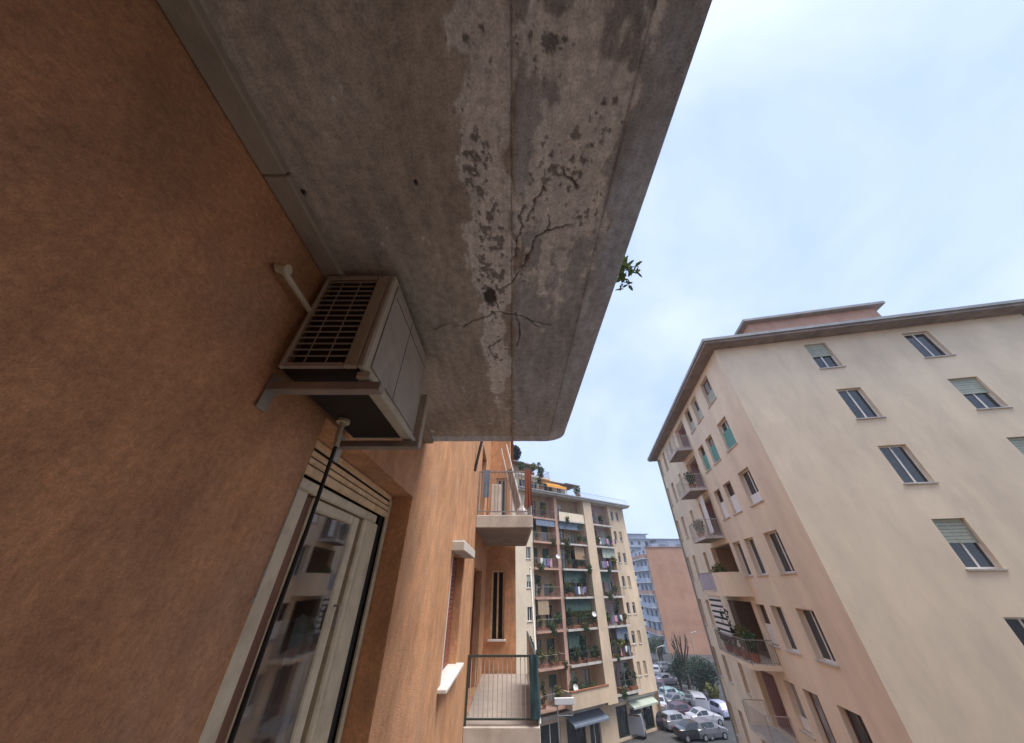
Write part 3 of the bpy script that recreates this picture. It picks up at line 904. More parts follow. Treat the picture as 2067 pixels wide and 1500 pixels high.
# ------------------------------------------------------------------ weed on the slab edge
wx, wy = 0.553, on_z(1250, 545, 1.35)[1] + 0.02
wd = thing('weed', 'small leafy weed sprouting from the edge of the cracked slab', 'weed', (wx, wy, 1.37))
stems = MB()
lrng = random.Random(11)
leaf_me = MB().add([(0, 0, 0), (.010, .014, .003), (.007, .034, 0), (0, .044, -.004), (-.007, .034, 0), (-.010, .014, .003), (0, .02, -.004)],
                   [(0, 1, 6), (1, 2, 6), (2, 3, 6), (3, 4, 6), (4, 5, 6), (5, 0, 6)]).mesh('leaf', M['weed'])
for k in range(13):
    a = lrng.uniform(-1.9, 1.9)
    tip = Vector((.02 + .07 * lrng.random(), a * .04, lrng.uniform(-.07, .06)))
    mid = tip * .55 + Vector((.01, 0, .018))
    stems.tube([(0, 0, 0), mid, tip], [.003, .0024, .0015], 5)
    for q in range(6):
        lo = bpy.data.objects.new('leaf', leaf_me)
        COL.objects.link(lo)
        lo.parent = wd
        lo.location = mid.lerp(tip, q / 5.0)
        lo.rotation_euler = (lrng.uniform(-.9, .9), lrng.uniform(-.9, .9), lrng.uniform(0, 6.28))
        s = lrng.uniform(.6, 1.15)
        lo.scale = (s, s, s)
stems.build('stem', M['leaf'], wd)


# ------------------------------------------------------------------ foliage
def leaves(mb, c, rad, n, size, rg, fill=0.55):
    for _ in range(n):
        while True:
            p = Vector((rg.uniform(-1, 1), rg.uniform(-1, 1), rg.uniform(-1, 1)))
            if fill < p.length <= 1 or (p.length <= 1 and rg.random() < .3):
                break
        q = Vector((c[0] + p.x * rad[0], c[1] + p.y * rad[1], c[2] + p.z * rad[2]))
        e = Euler((rg.uniform(-1.3, 1.3), rg.uniform(-1.3, 1.3), rg.uniform(0, 6.3))).to_matrix()
        s = size * rg.uniform(.6, 1.3)
        mb.add([q + e @ Vector(v) for v in ((-.5 * s, 0, 0), (0, .28 * s, .1 * s), (.5 * s, 0, 0), (0, -.28 * s, .1 * s))], [(0, 1, 2, 3)])


prng = random.Random(23)
plant_protos = {}


def plant_mesh(kind):
    if kind in plant_protos:
        return plant_protos[kind]
    f = MB()
    rg = random.Random(hash(kind) % 1000 if False else len(kind) * 7)
    if kind == 'bushy':
        for k in range(4):
            leaves(f, (rg.uniform(-.18, .18), rg.uniform(-.15, .15), .55 + rg.uniform(-.1, .25)), (.28, .25, .28), 60, .17, rg)
        m_ = M['leaf']
    elif kind == 'tall':
        for k in range(5):
            leaves(f, (rg.uniform(-.1, .1), rg.uniform(-.1, .1), .45 + k * .28), (.2, .2, .22), 50, .17, rg)
        m_ = M['leaf_dark']
    elif kind == 'trailing':
        for k in range(6):
            leaves(f, (rg.uniform(-.35, .35), -.14, .25 - .09 * k), (.22, .1, .2), 40, .14, rg)
        m_ = M['leaf']
    else:
        for k in range(5):
            leaves(f, (rg.uniform(-.25, .25), rg.uniform(-.15, .15), .6 + rg.uniform(-.15, .35)), (.26, .24, .3), 60, .18, rg)
        m_ = M['leaf_yellow']
    fm = f.mesh('foliage', m_)
    pm = MB().lathe([(.13, 0), (.19, .27), (.205, .27), (.205, .31), (.17, .31)], (0, 0, 0), 12).mesh('pot', M['terracotta'])
    plant_protos[kind] = (fm, pm)
    return plant_protos[kind]


def plant(kind, loc, label, sc=1.0, group=None):
    t = thing('potted_plant', label, 'potted plant', loc, prng.uniform(0, 6.28) if kind != 'trailing' else 0, group)
    t.scale = (sc, sc, sc)
    for nm, me_ in zip(('foliage', 'pot'), plant_mesh(kind)):
        o = bpy.data.objects.new(nm, me_)
        COL.objects.link(o)
        o.parent = t
    return t


# ------------------------------------------------------------------ window parts shared by the far buildings
def window(root, mp, u0, u1, w0, w1, d, frame, pane, blind=None, drop=0.5, name='window', mullion=True, sill=True, v=1.0):
    """frame / pane / blind / sill; mp(u, depth_inwards, w)"""
    t = .06
    f = MB()

    def bx(mb, a, b, c, e, d0, d1):
        vs = [mp(u, dd, w) for w in (c, e) for dd in (d0, d1) for u in (a, b)]
        mb.add(vs, [(0, 2, 3, 1), (4, 5, 7, 6), (0, 1, 5, 4), (2, 6, 7, 3), (0, 4, 6, 2), (1, 3, 7, 5)])
        return mb
    bx(f, u0 + .002, u0 + t, w0 + .002, w1 - .002, d, d + .07)
    bx(f, u1 - t, u1 - .002, w0 + .002, w1 - .002, d, d + .07)
    bx(f, u0 + t, u1 - t, w1 - t, w1 - .002, d, d + .07)
    bx(f, u0 + t, u1 - t, w0 + .002, w0 + t, d, d + .07)
    if mullion:
        um = (u0 + u1) / 2
        bx(f, um - .035, um + .035, w0 + t, w1 - t, d + .005, d + .065)
    fo = f.build(name, frame, root)
    bx(MB(), u0 + t, u1 - t, w0 + t, w1 - t, d + .035, d + .04).build('pane', pane, fo)
    if blind:
        wb = w1 - (w1 - w0) * drop
        b = MB()
        ns = max(3, int((w1 - wb) / .11))
        for k in range(ns):
            a = wb + (w1 - .004 - wb) * k / ns
            bx(b, u0 + .02, u1 - .02, a, a + (w1 - wb) / ns - .012, d - .045 + .004 * (k % 2), d - .01)
        b.build('roller_blind', blind, fo)
    if sill:
        bx(MB(), u0 - .06, u1 + .06, w0 - .055, w0 - .001, -.07, d - .002).build('sill', M['pale'], fo)
    return fo


def railing(root, pts, z0, z1, m, step=.13, rb=.008, name='railing'):
    mb = MB()
    for (ax, ay), (bx_, by_) in zip(pts, pts[1:]):
        a, b = Vector((ax, ay, 0)), Vector((bx_, by_, 0))
        mb.tube([(ax, ay, z1), (bx_, by_, z1)], .022, 6)
        mb.tube([(ax, ay, z0 + .08), (bx_, by_, z0 + .08)], .013, 6)
        n_ = max(1, int((b - a).length / step))
        for k in range(n_ + 1):
            p = a.lerp(b, k / n_)
            mb.tube([(p.x, p.y, z0), (p.x, p.y, z1)], rb if 0 < k < n_ else .018, 4, False)
    return mb.build(name, m, root)


# ------------------------------------------------------------------ the cream block with stacked loggias at the bend of the street
BROT = R(33)
BO = (0.98, 44.25, GZ)
blk = thing('apartment_block', 'cream apartment block with two stacks of planted balconies facing the bend of the street', 'apartment block', BO, BROT)
FL = [3.9, 6.9, 9.95, 13.0, 15.95, 18.85, 21.7]
TOP = 24.7
BW = 20.4
bm = lambda u, d, w: (u, d, w)
wallrng = random.Random(3)
# back wall of the loggias
holes = []
doors = []
for k, z in enumerate(FL):
    z1 = z + 2.25
    for (a, b) in ((1.9, 2.8), (3.6, 4.7), (6.5, 7.6), (8.6, 9.7), (13.1, 14.3), (15.1, 16.2)):
        holes.append((a, b, z + .12, z1))
        doors.append((a, b, z + .12, z1, k))
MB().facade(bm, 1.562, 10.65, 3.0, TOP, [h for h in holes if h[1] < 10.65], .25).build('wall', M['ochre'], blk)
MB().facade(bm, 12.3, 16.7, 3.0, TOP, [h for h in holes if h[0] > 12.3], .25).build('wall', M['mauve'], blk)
# left strip, right corner wing, both flush fronts that step forward
lh, rh = [], []
for k, z in enumerate(FL):
    lh.append((.45, 1.15, z + .9, z + 2.2))
    rh += [(17.3, 17.9, z + 1.0, z + 2.3), (18.5, 19.1, z + 1.0, z + 2.3)]
fm_ = lambda u, d, w: (u, -.75 + d, w)
lw = MB().facade(fm_, -1.6, 1.56, 0, TOP, lh, .2)
lw.add([(1.56, -.75, 0), (1.56, 0.3, 0), (1.56, 0.3, TOP), (1.56, -.75, TOP)], [(0, 1, 2, 3)])
lw.add([(-1.6, -.75, 0), (-1.6, 11, 0), (-1.6, 11, TOP), (-1.6, -.75, TOP)], [(0, 1, 2, 3)])
lw.build('wall', M['cream'], blk)
rw = MB().facade(fm_, 16.7, BW, 3.3, TOP, rh, .2)
rw.add([(16.7, -.75, 3.3), (16.7, 0.3, 3.3), (16.7, 0.3, TOP), (16.7, -.75, TOP)], [(0, 1, 2, 3)])
smap = lambda u, d, w: (BW - d, -.75 + u, w)
sh_ = []
for k, z in enumerate(FL):
    sh_ += [(1.2, 2.0, z + .9, z + 2.2), (4.0, 4.8, z + .9, z + 2.2), (7.5, 8.3, z + .9, z + 2.2)]
rw.facade(smap, 0, 12, 0, TOP, sh_, .2)
rw.build('wall', M['cream2'], blk)
for k, z in enumerate(FL):
    window(blk, fm_, .45, 1.15, z + .9, z + 2.2, .12, M['white'], M['pane'], M['shutter_pale'] if k % 2 else None, .5)
    for (a, b) in ((17.3, 17.9), (18.5, 19.1)):
        window(blk, fm_, a, b, z + 1.0, z + 2.3, .12, M['white'], M['pane'], M['shutter_wood'] if wallrng.random() < .6 else None, wallrng.choice((.3, .6, .95)), mullion=False)
    for (a, b) in ((1.2, 2.0), (4.0, 4.8), (7.5, 8.3)):
        window(blk, smap, a, b, z + .9, z + 2.2, .12, M['white'], M['pane'], M['shutter_wood'] if wallrng.random() < .5 else None, wallrng.choice((.3, .6, .95)), mullion=False)
for (a, b, c, d, k) in doors:
    ch = wallrng.random()
    window(blk, bm, a, b, c, d, .1, M['white'] if ch < .5 else M['brown'], M['pane'] if ch < .7 else M['pane_pale'],
           wallrng.choice((None, M['shutter_wood'], M['blind_green'], M['shutter_pale'])), wallrng.choice((.25, .45, .8)), 'balcony_door', sill=False)
# pilasters
MB().box(10.65, -1.45, 3.3, 12.3, 0.3, TOP).build('pilaster', M['cream2'], blk)
MB().box(5.35, -1.0, 3.9, 5.85, -.001, TOP).build('pilaster', M['pink'], blk)
for z in FL[1:]:
    MB().box(10.64, -1.46, z - .12, 12.31, -1.40, z - .09).build('string_course', M['pale'], blk)
# slabs and railings
bays = (('A', 1.562, 5.349, M['pink']), ('B', 5.851, 10.649, M['pale']), ('C', 12.301, 16.699, M['pale']))
for k, z in enumerate(FL):
    for nm, a, b, m_ in bays:
        out = -1.35 if nm != 'A' else -1.05
        if k == 0 and nm in 'AB':
            continue
        MB().box(a + .001, out, z - .2, b - .001, -.002, z).build('balcony', m_, blk)
        if nm == 'B' and k == 6:
            MB().box(a + .02, out + .02, z + .002, b - .02, out + .10, z + 1.0).build('parapet', M['cream'], blk)
        else:
            railing(blk, [(a + .03, out + .05), (b - .03, out + .05)], z, z + 1.0, M['rail_green'] if nm != 'A' else M['rail'], .12)
# solid parapet of the lowest loggia (bays A and B)
MB().prism([(5.0, -1.9), (10.649, -1.9), (10.649, -.002), (5.0, -.002)], 3.65, 3.9).build('balcony', M['cream2'], blk)
MB().box(5.0, -1.9, 3.902, 10.649, -1.75, 4.95).box(5.0, -1.749, 3.902, 5.15, -.01, 4.95).build('parapet', M['cream2'], blk)
MB().box(4.94, -1.97, 4.952, 10.64, -1.70, 5.03).build('coping', M['terracotta'], blk)
MB().box(1.562, -1.05, 3.7, 4.999, -.002, 3.9).build('balcony', M['pink'], blk)
railing(blk, [(1.6, -1.0), (4.97, -1.0)], 3.9, 4.9, M['rail'], .12)
# blinds let down from the slab above, bay by bay
for k, a, b, m_, dz in ((1, 6.0, 8.0, 'blind_green', 1.5), (2, 6.0, 10.2, 'blind_green', 1.2), (3, 6.1, 9.9, 'blind_green', 1.3), (4, 8.4, 10.2, 'ochre', 1.6),
                        (5, 6.0, 10.2, 'blind_blue', .9), (5, 2.0, 5.2, 'blind_blue', .8), (3, 12.8, 14.6, 'blind_green', 1.2), (1, 14.2, 16.4, 'blind_blue', 1.3),
                        (4, 13.8, 16.5, 'shutter_pale', 1.2), (2, 1.8, 3.4, 'shutter_wood', 1.4)):
    zt = (FL + [TOP])[k + 1] - .21
    b_ = MB()
    n_ = 18
    for i in range(n_ + 1):
        u = a + (b - a) * i / n_
        off = .02 * math.sin(i * 1.7)
        b_.v += [(u, -.95 + off * .2, zt), (u, -1.02 + off, zt - dz)]
        if i:
            j = 2 * i
            b_.f.append((j - 2, j, j + 1, j - 1))
    b_.build('balcony_blind', M[m_], blk, smooth=True)
# ground floor: shop fronts under a cornice
MB().box(1.562, -.5, 3.0, BW - .001, -.001, 3.3).build('cornice', M['pale'], blk)
sh0 = [(2.0, 4.6, .2, 2.7), (5.4, 8.0, .2, 2.7), (8.6, 10.2, .2, 2.7), (12.9, 14.8, .2, 2.7), (15.2, 17.0, .2, 2.7), (17.5, 19.3, .2, 2.7)]
gm = lambda u, d, w: (u, -.3 + d, w)
MB().facade(gm, 1.562, BW - .002, 0, 2.999, sh0, .3).build('wall', M['cream2'], blk)
for i, s in enumerate(sh0):
    window(blk, gm, *s, .15, M['rail_green'] if i % 2 else M['white'], M['pane'], None, name='shop_front', sill=False)
cn = MB()
cn.add([(5.3, -.31, 2.95), (10.3, -.31, 2.95), (10.3, -1.7, 2.5), (5.3, -1.7, 2.5), (5.3, -1.7, 2.35), (10.3, -1.7, 2.35)], [(0, 1, 2, 3), (3, 2, 5, 4)])
cn.build('shop_awning', M['blind_blue'], blk)
cn = MB()
cn.add([(14.9, -.31, 2.95), (19.4, -.31, 2.95), (19.4, -1.3, 2.55), (14.9, -1.3, 2.55), (14.9, -1.3, 2.4), (19.4, -1.3, 2.4)], [(0, 1, 2, 3), (3, 2, 5, 4)])
cn.build('shop_awning', M['shutter_pale'], blk)
# roof edge, attic, penthouse
MB().box(-1.9, -1.75, TOP + .0, BW + .5, 11.2, TOP + .22).build('roof', M['pale'], blk)
MB().box(-1.96, -1.95, TOP + .221, BW + .62, 11.3, TOP + .36).build('gutter', M['gutter'], blk)
rt = MB().prism([(11.0, 1.0), (BW + .3, 1.0), (BW + .3, 11), (11.0, 11)], TOP + .361, TOP + .5)
rt.add([(10.5, -1.7, TOP + .362), (BW + .5, -1.7, TOP + .362), (BW - 2, 4.5, TOP + 1.6), (12.5, 4.5, TOP + 1.6), (BW + .5, 11, TOP + .362), (10.5, 11, TOP + .362)],
       [(0, 1, 2, 3), (1, 4, 2), (3, 2, 4, 5), (0, 3, 5)])
rt.build('roof_slope', M['roof_grey'], blk)
ah = [(1.0, 2.2, 25.9, 27.2), (3.2, 4.4, 25.9, 27.2), (5.6, 7.4, 25.4, 27.2), (8.2, 9.2, 25.9, 27.2)]
am = lambda u, d, w: (u, 1.4 + d, w)
at_ = MB().facade(am, 0, 10, TOP + .36, 27.5, ah, .2)
at_.add([(10, 1.4, TOP + .36), (10, 10, TOP + .36), (10, 10, 27.5), (10, 1.4, 27.5)], [(0, 1, 2, 3)])
at_.build('attic', M['cream'], blk)
for h in ah:
    window(blk, am, *h, .1, M['white'], M['pane'], None, name='attic_window')
MB().box(-.3, .4, 27.5, 6.2, 10.4, 27.72).build('attic_roof', M['pale'], blk)
MB().box(6.201, 1.0, 27.5, 10.3, 10.4, 27.62).build('attic_roof', M['eave'], blk)
ph = MB().box(0.2, 2.4, 27.73, 4.2, 9, 29.6)
ph.build('penthouse', M['pink'], blk)
pr = MB().add([(-.3, 1.2, 29.6), (5.0, 1.2, 29.45), (5.0, 9.6, 29.45), (-.3, 9.6, 29.6), (-.3, 1.2, 29.78), (5.0, 1.2, 29.6), (5.0, 9.6, 29.6), (-.3, 9.6, 29.78)],
              [(3, 2, 1, 0), (4, 5, 6, 7), (0, 1, 5, 4), (2, 3, 7, 6), (1, 2, 6, 5), (0, 4, 7, 3)])
pr.build('penthouse_roof', M['roof'], blk)
MB().tube([(4.9, 1.3, 27.72), (4.9, 1.3, 29.5)], .05, 6).tube([(2.4, 1.3, 27.72), (2.4, 1.3, 29.5)], .05, 6).build('roof_post', M['rail_green'], blk)
railing(blk, [(-.2, .5), (6.1, .5), (6.1, 6)], 27.72, 28.7, M['rail_green'], .15)
railing(blk, [(-.2, -1.6), (BW + .3, -1.6)], TOP + .36, TOP + 1.1, M['rail'], .25)
oa = MB()
oa.add([(4.6, 1.38, 27.3), (8.4, 1.38, 27.3), (8.4, -.6, 26.5), (4.6, -.6, 26.5), (4.6, -.62, 26.1), (8.4, -.62, 26.1)], [(0, 1, 2, 3), (3, 2, 5, 4)])
oa.build('terrace_awning', M['awning_orange'], blk)
gz = MB().box(8.6, -.4, 27.15, 11.6, 2.8, 27.27)
for x, y in ((8.7, -.3), (11.5, -.3), (11.5, 2.7)):
    gz.tube([(x, y, TOP + .36), (x, y, 27.15)], .05, 6)
gz.build('terrace_canopy', M['roof'], blk)


def bl(u, d, z):
    p = Matrix.Rotation(BROT, 4, 'Z') @ Vector((u, d, z))
    return (p.x + BO[0], p.y + BO[1], p.z + BO[2])


# the dark round shrub on the penthouse roof and terrace greenery
sh = thing('roof_shrub', 'blackish round clipped shrub standing on the penthouse roof of the cream block', 'shrub', bl(1.0, 3.0, 29.78))
f = MB()
leaves(f, (0, 0, 1.75), (1.3, 1.3, 1.4), 2000, .32, random.Random(4), .6)
f.build('foliage', M['leaf_navy'], sh)
MB().tube([(0, 0, .3), (0, 0, 1.6)], .07, 6).build('trunk', M['bark'], sh)
MB().lathe([(.3, 0), (.42, .5), (.36, .5)], (0, 0, 0), 10).build('tub', M['terracotta'], sh)
for i, (u, d, z, kd, lab) in enumerate(((5.0, 1.0, 27.73, 'bushy', 'bushy plant beside the post of the red penthouse roof'), (5.7, 2.6, 27.73, 'tall', 'tall dark plant at the corner of the penthouse terrace'),
                                        (3.2, 1.0, 27.73, 'yellow', 'yellowish plant under the middle of the red penthouse roof'), (1.0, .9, 27.73, 'bushy', 'green plant under the left end of the red penthouse roof'),
                                        (10.2, -1.1, 25.06, 'bushy', 'green plant on the attic terrace under the dark canopy'), (3.0, -1.1, 25.06, 'tall', 'tall plant on the attic terrace left of the orange awning'))):
    plant(kd, bl(u, d, z), lab + ' of the cream block', 1.7, 'plants on the roof terraces of the cream block')

ORD = ['lowest', 'second lowest', 'third lowest', 'fourth', 'fifth', 'second highest', 'highest']
KW = {'bushy': 'bushy green', 'tall': 'tall dark green', 'trailing': 'trailing green', 'yellow': 'yellow green'}
BN = {'A': 'left stack', 'B': 'middle stack', 'C': 'right stack'}
spots = []
for k in range(7):
    for nm, a, b, _ in bays:
        kinds = list(KW)
        prng.shuffle(kinds)
        cnt = {0: 2, 1: 3, 2: 3, 3: 2, 4: 2, 5: 2, 6: 1}[k]
        for q in range(cnt):
            spots.append((k, nm, a + (b - a) * (q + .5 + prng.uniform(-.3, .3)) / cnt, kinds[q]))
for k, nm, u, kd in spots:
    out = -1.35 if nm != 'A' else -1.05
    plant(kd, bl(u, out + (.28 if kd != 'trailing' else -.12), FL[k] + (.003 if kd != 'trailing' else .55)) if kd != 'trailing' else bl(u, out + .26, FL[k] + .003),
          f'{KW[kd]} plant on {ORD[k]} balcony in {BN[nm]} of the cream block', prng.uniform(1.0, 1.5), 'potted plants on the balconies of the cream block')
for i, (k, a, b_, hh, mm, lab) in enumerate(((3, 6.0, 9.6, 2.0, 'leaf_dark', 'dense dark climber filling the fourth balcony of the middle stack'),
                                        (2, 6.2, 10.2, 1.7, 'leaf', 'green climber spilling over the third lowest balcony of the middle stack'),
                                        (1, 6.2, 10.2, 1.2, 'leaf_dark', 'low dark planting along the second lowest balcony of the middle stack'),
                                        (1, 12.8, 16.5, 1.6, 'leaf', 'green planting along the second lowest balcony of the right stack'),
                                        (4, 8.6, 10.3, 1.5, 'leaf_dark', 'dark climber by the pilaster on the fifth balcony of the middle stack'),
                                        (5, 9.4, 10.35, 2.4, 'leaf', 'tall narrow climber by the pilaster on the second highest balcony'),
                                        (2, 1.8, 5.0, 1.1, 'leaf', 'mixed greenery along the third lowest balcony of the left stack'),
                                        (0, 5.6, 9.8, 1.4, 'leaf', 'greenery behind the solid parapet of the lowest loggia'),
                                        (0, 12.8, 16.4, 1.7, 'leaf_dark', 'dark planting on the lowest balcony of the right stack'),
                                        (1, 1.9, 5.2, 1.5, 'leaf_yellow', 'yellow green planting along the second lowest balcony of the left stack'))):
    y_ = -1.0 if a > 5 else -.75
    t = thing('climbing_plant', lab + ', cream block', 'climbing plant', bl((a + b_) / 2, y_, FL[k] + .003), BROT, 'climbers on the balconies of the cream block')
    rg = random.Random(60 + i)
    f = MB()
    nn = int((b_ - a) * 3)
    for q in range(nn):
        leaves(f, (rg.uniform(a, b_) - (a + b_) / 2, rg.uniform(-.3, .15), .35 + rg.random() * (hh - .3)), (rg.uniform(.2, .45), .25, rg.uniform(.2, .45)), 70, .16, rg, .4)
    f.build('foliage', M[mm], t)
    MB().bbox(-(b_ - a) / 2, -.16, 0, (b_ - a) / 2, .16, .3, .02).build('planter', M['terracotta'], t)
for i, (k, u, lab) in enumerate(((2, 10.1, 'white dish on the third lowest balcony of the middle stack'), (4, 5.2, 'white dish beside the pink pillar on the fifth balcony'),
                                 (0, 6.0, 'white dish above the solid parapet of the lowest loggia'))):
    t = thing('satellite_dish', lab + ', cream block', 'satellite dish', bl(u, -1.5 if u > 5.5 else -1.15, FL[k] + 1.25), BROT + R(-20), 'dishes on the balconies of the cream block')
    MB().lathe([(.02, 0), (.14, .02), (.25, .08), (.28, .11), (.27, .12), (.14, .04), (.02, .02)], (0, 0, 0), 16).build('dish', M['white'], t).rotation_euler = (R(65), 0, 0)
    MB().tube([(0, .02, -.05), (0, .25, -.1), (0, .25, -.35)], .025, 6).tube([(0, -.05, -.2), (0, -.4, .02)], .012, 5).build('arm', M['gutter'], t)
# laundry on some balconies
cl_m = [M['white'], M['blind_blue'], mat('violet_cloth', (0.22, 0.16, 0.30), .9), mat('pink_cloth', (0.62, 0.33, 0.33), .9), mat('navy_cloth', (0.06, 0.08, 0.16), .9)]
for i, (k, u0, nm) in enumerate(((5, 13.2, 'C'), (4, 13.0, 'C'), (2, 13.4, 'C'), (1, 14.0, 'C'), (3, 7.5, 'B'), (4, 2.4, 'A'), (5, 14.9, 'C'))):
    y = -1.33 if nm != 'A' else -1.03
    t = thing('laundry', ['washing hung at the left end', 'white and violet washing hung at the left end', 'washing hung near the pilaster', 'washing hung in the middle',
                          'washing hung in the middle', 'small washing hung', 'washing hung at the right end'][i] + f' of {ORD[k]} balcony, {BN[nm]}, cream block', 'laundry',
              bl(u0, y, FL[k] + 1.02), BROT, 'washing on the balconies of the cream block')
    for q in range(4):
        vv = MB()
        w_ = prng.uniform(.3, .5)
        l_ = prng.uniform(.5, .95)
        for ii in range(7):
            x = q * .5 + w_ * ii / 6
            vv.v += [(x, -.03, .01), (x, -.04 + .02 * math.sin(ii * 1.5), -l_ + .03 * math.sin(ii))]
            if ii:
                j = 2 * ii
                vv.f.append((j - 2, j, j + 1, j - 1))
        vv.build('cloth', cl_m[(q + i) % 5], t, smooth=True)

# ------------------------------------------------------------------ cream building across the street, on the right
RROT = R(90 - 11.7)
RO = (12.5, 14.4, GZ)
rb = thing('corner_building', 'tall cream corner building on the right with tiers of small balconies under a wide eave', 'apartment building', RO, RROT)
RF = [4.45, 7.55, 10.65, 13.75, 16.85, 19.95, 23.0]
RT, RLEN, RDEP = 25.9, 20.0, 15.0


def rl_(s, o, z):
    p = Matrix.Rotation(RROT, 4, 'Z') @ Vector((s, o, z))
    return (p.x + RO[0], p.y + RO[1], p.z + RO[2])


rmp = lambda u, d, w: (u, -d, w)                     # street face (outwards is +y)
rend = lambda u, d, w: (d, -u, w)                    # end face towards the camera
holes, wins = [], []
for k, z in enumerate(RF):
    for (a, b, h0, h1) in ((2.2, 3.6, .8, 2.55), (4.9, 6.1, .8, 2.55), (6.8, 7.9, .8, 2.55), (13.6, 14.3, .8, 2.5), (16.6, 17.4, .8, 2.5), (18.7, 19.4, .8, 2.5)):
        holes.append((a, b, z + h0, z + h1))
        wins.append((a, b, z + h0, z + h1, k))
    holes.append((8.9, 11.5, z + .02, z + 2.5) if k not in (2, 3) else (8.4, 12.2, z + .02, z + 2.62))
ground_open = [(2.2, 4.0, .4, 3.2), (5.0, 7.8, .4, 3.2), (9.0, 11.5, .05, 3.2), (13.4, 15.6, .4, 3.2), (16.6, 19.2, .4, 3.2)]
ehs = []
for k, z in enumerate(RF):
    ehs += [(4.6, 5.7, z + .8, z + 2.5), (9.4, 10.6, z + .8, z + 2.5)]
rwl = MB().facade(rmp, 0, RLEN, 0, RT, holes + ground_open, .32)
rwl.facade(rend, 0, RDEP, 0, RT, ehs, .25)
rwl.add([(RLEN, 0, 0), (RLEN, -RDEP, 0), (RLEN, -RDEP, RT), (RLEN, 0, RT)], [(0, 1, 2, 3)])
rwl.build('wall', M['cream'], rb)
wr = random.Random(12)
for (a, b, c, d, k) in wins:
    fo = window(rb, rmp, a, b, c, d, .22, M['white'] if wr.random() < .5 else M['brown'], M['pane'] if wr.random() < .72 else M['pane_pale'],
                M['shutter_wood'] if (a > 8 and wr.random() < .3) else None, .4)
    low = None
    if k == 5 and a < 8:
        low = (M['shutter_teal'], 1.15)
    elif k == 6 and a < 8:
        low = (M['shutter_pale'], .8)
    elif k == 4 and 3 < a < 8:
        low = (M['white'], 1.0)
    elif a < 8 and wr.random() < .5:
        low = (wr.choice((M['shutter_pale'], M['white'])), wr.choice((.5, .9, 1.2)))
    if low:                       # blind hanging outside the lower part of the opening, dark gap above
        MB().box(a + .04, -.17, c + .05, b - .04, -.14, c + low[1]).build('roller_blind', low[0], fo)
for h in ehs:
    window(rb, rend, *h, .16, M['white'], M['pane'], wr.choice((None, M['shutter_pale'])), .5)
for h in ground_open:
    window(rb, rmp, *h, .2, M['rail_green'], M['pane'], name='shop_front', sill=False)
# recesses behind the balconies: back wall, sides, door
for k, z in enumerate(RF):
    deep = k in (2, 3)
    a, b, h1 = (8.4, 12.2, 2.62) if deep else (8.9, 11.5, 2.5)
    dep = 1.7 if deep else .9
    bk = MB()
    bk.add([(a, -dep, z + .02), (b, -dep, z + .02), (b, -dep, z + h1), (a, -dep, z + h1)], [(0, 1, 2, 3)])
    for x in (a, b):
        bk.add([(x, -.32, z + .02), (x, -dep, z + .02), (x, -dep, z + h1), (x, -.32, z + h1)], [(0, 1, 2, 3)])
    for zz in (z + .02, z + h1):
        bk.add([(a, -.32, zz), (b, -.32, zz), (b, -dep, zz), (a, -dep, zz)], [(0, 1, 2, 3)])
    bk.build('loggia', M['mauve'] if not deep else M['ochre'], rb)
    dm = lambda u, d, w, q=dep: (u, -q + .12 - d, w)
    window(rb, dm, a + .25, a + 1.35, z + .05, z + 2.2, .04, M['white'], M['pane'], wr.choice((None, M['shutter_pale'])), .5, 'balcony_door', sill=False)
    window(rb, dm, a + 1.6, b - .25, z + .05, z + 2.2, .04, M['brown'] if deep else M['white'], M['pane'], None, .5, 'balcony_door', sill=False)
# balconies
for k, z in enumerate(RF):
    if k == 3:                                                   # wider balcony with a rounded solid parapet at its near end
        poly = [(7.6, .002), (7.6, .75)] + [(8.2 - .6 * math.cos(t), .75 + .6 * math.sin(t)) for t in [R(a) for a in range(15, 91, 15)]] + [(12.4, 1.35), (12.4, .002)]
        MB().prism(poly, z - .2, z).build('balcony', M['cream'], rb)
        pp = MB()
        outer = [(7.62, .002), (7.62, .75)] + [(8.2 - .58 * math.cos(t), .75 + .58 * math.sin(t)) for t in [R(a) for a in range(15, 91, 15)]] + [(9.3, 1.33)]
        for (ax, ay), (bx, by) in zip(outer, outer[1:]):
            d_ = Vector((bx - ax, by - ay, 0)).normalized()
            n_ = Vector((d_.y, -d_.x, 0)) * .1
            pp.add([(ax, ay, z + .001), (bx, by, z + .001), (bx + n_.x, by + n_.y, z + .001), (ax + n_.x, ay + n_.y, z + .001),
                    (ax, ay, z + 1.0), (bx, by, z + 1.0), (bx + n_.x, by + n_.y, z + 1.0), (ax + n_.x, ay + n_.y, z + 1.0)],
                   [(0, 1, 5, 4), (2, 3, 7, 6), (4, 5, 6, 7), (0, 3, 2, 1)])
        pp.build('parapet', M['cream'], rb)
        for q in range(4):
            MB().box(9.34 + q * .76, 1.29, z + .08, 10.06 + q * .76, 1.31, z + .98).build('glass_panel', M['pane_mauve'], rb)
        railing(rb, [(9.32, 1.3), (12.36, 1.3), (12.36, .03)], z, z + 1.03, M['rail'], .76)
    elif k == 2:
        MB().box(7.4, .002, z - .2, 12.4, 1.4, z).build('balcony', M['cream'], rb)
        railing(rb, [(7.44, .03), (7.44, 1.35), (12.36, 1.35), (12.36, .03)], z, z + 1.0, M['rail'], .12)
    else:
        MB().box(8.7, .002, z - .18, 11.7, 1.2, z).build('balcony', M['pale'], rb)
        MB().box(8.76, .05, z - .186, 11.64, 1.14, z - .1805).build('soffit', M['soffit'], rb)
        railing(rb, [(8.73, .03), (8.73, 1.16), (11.67, 1.16), (11.67, .03)], z, z + 1.0, M['rail_pale'], .12)
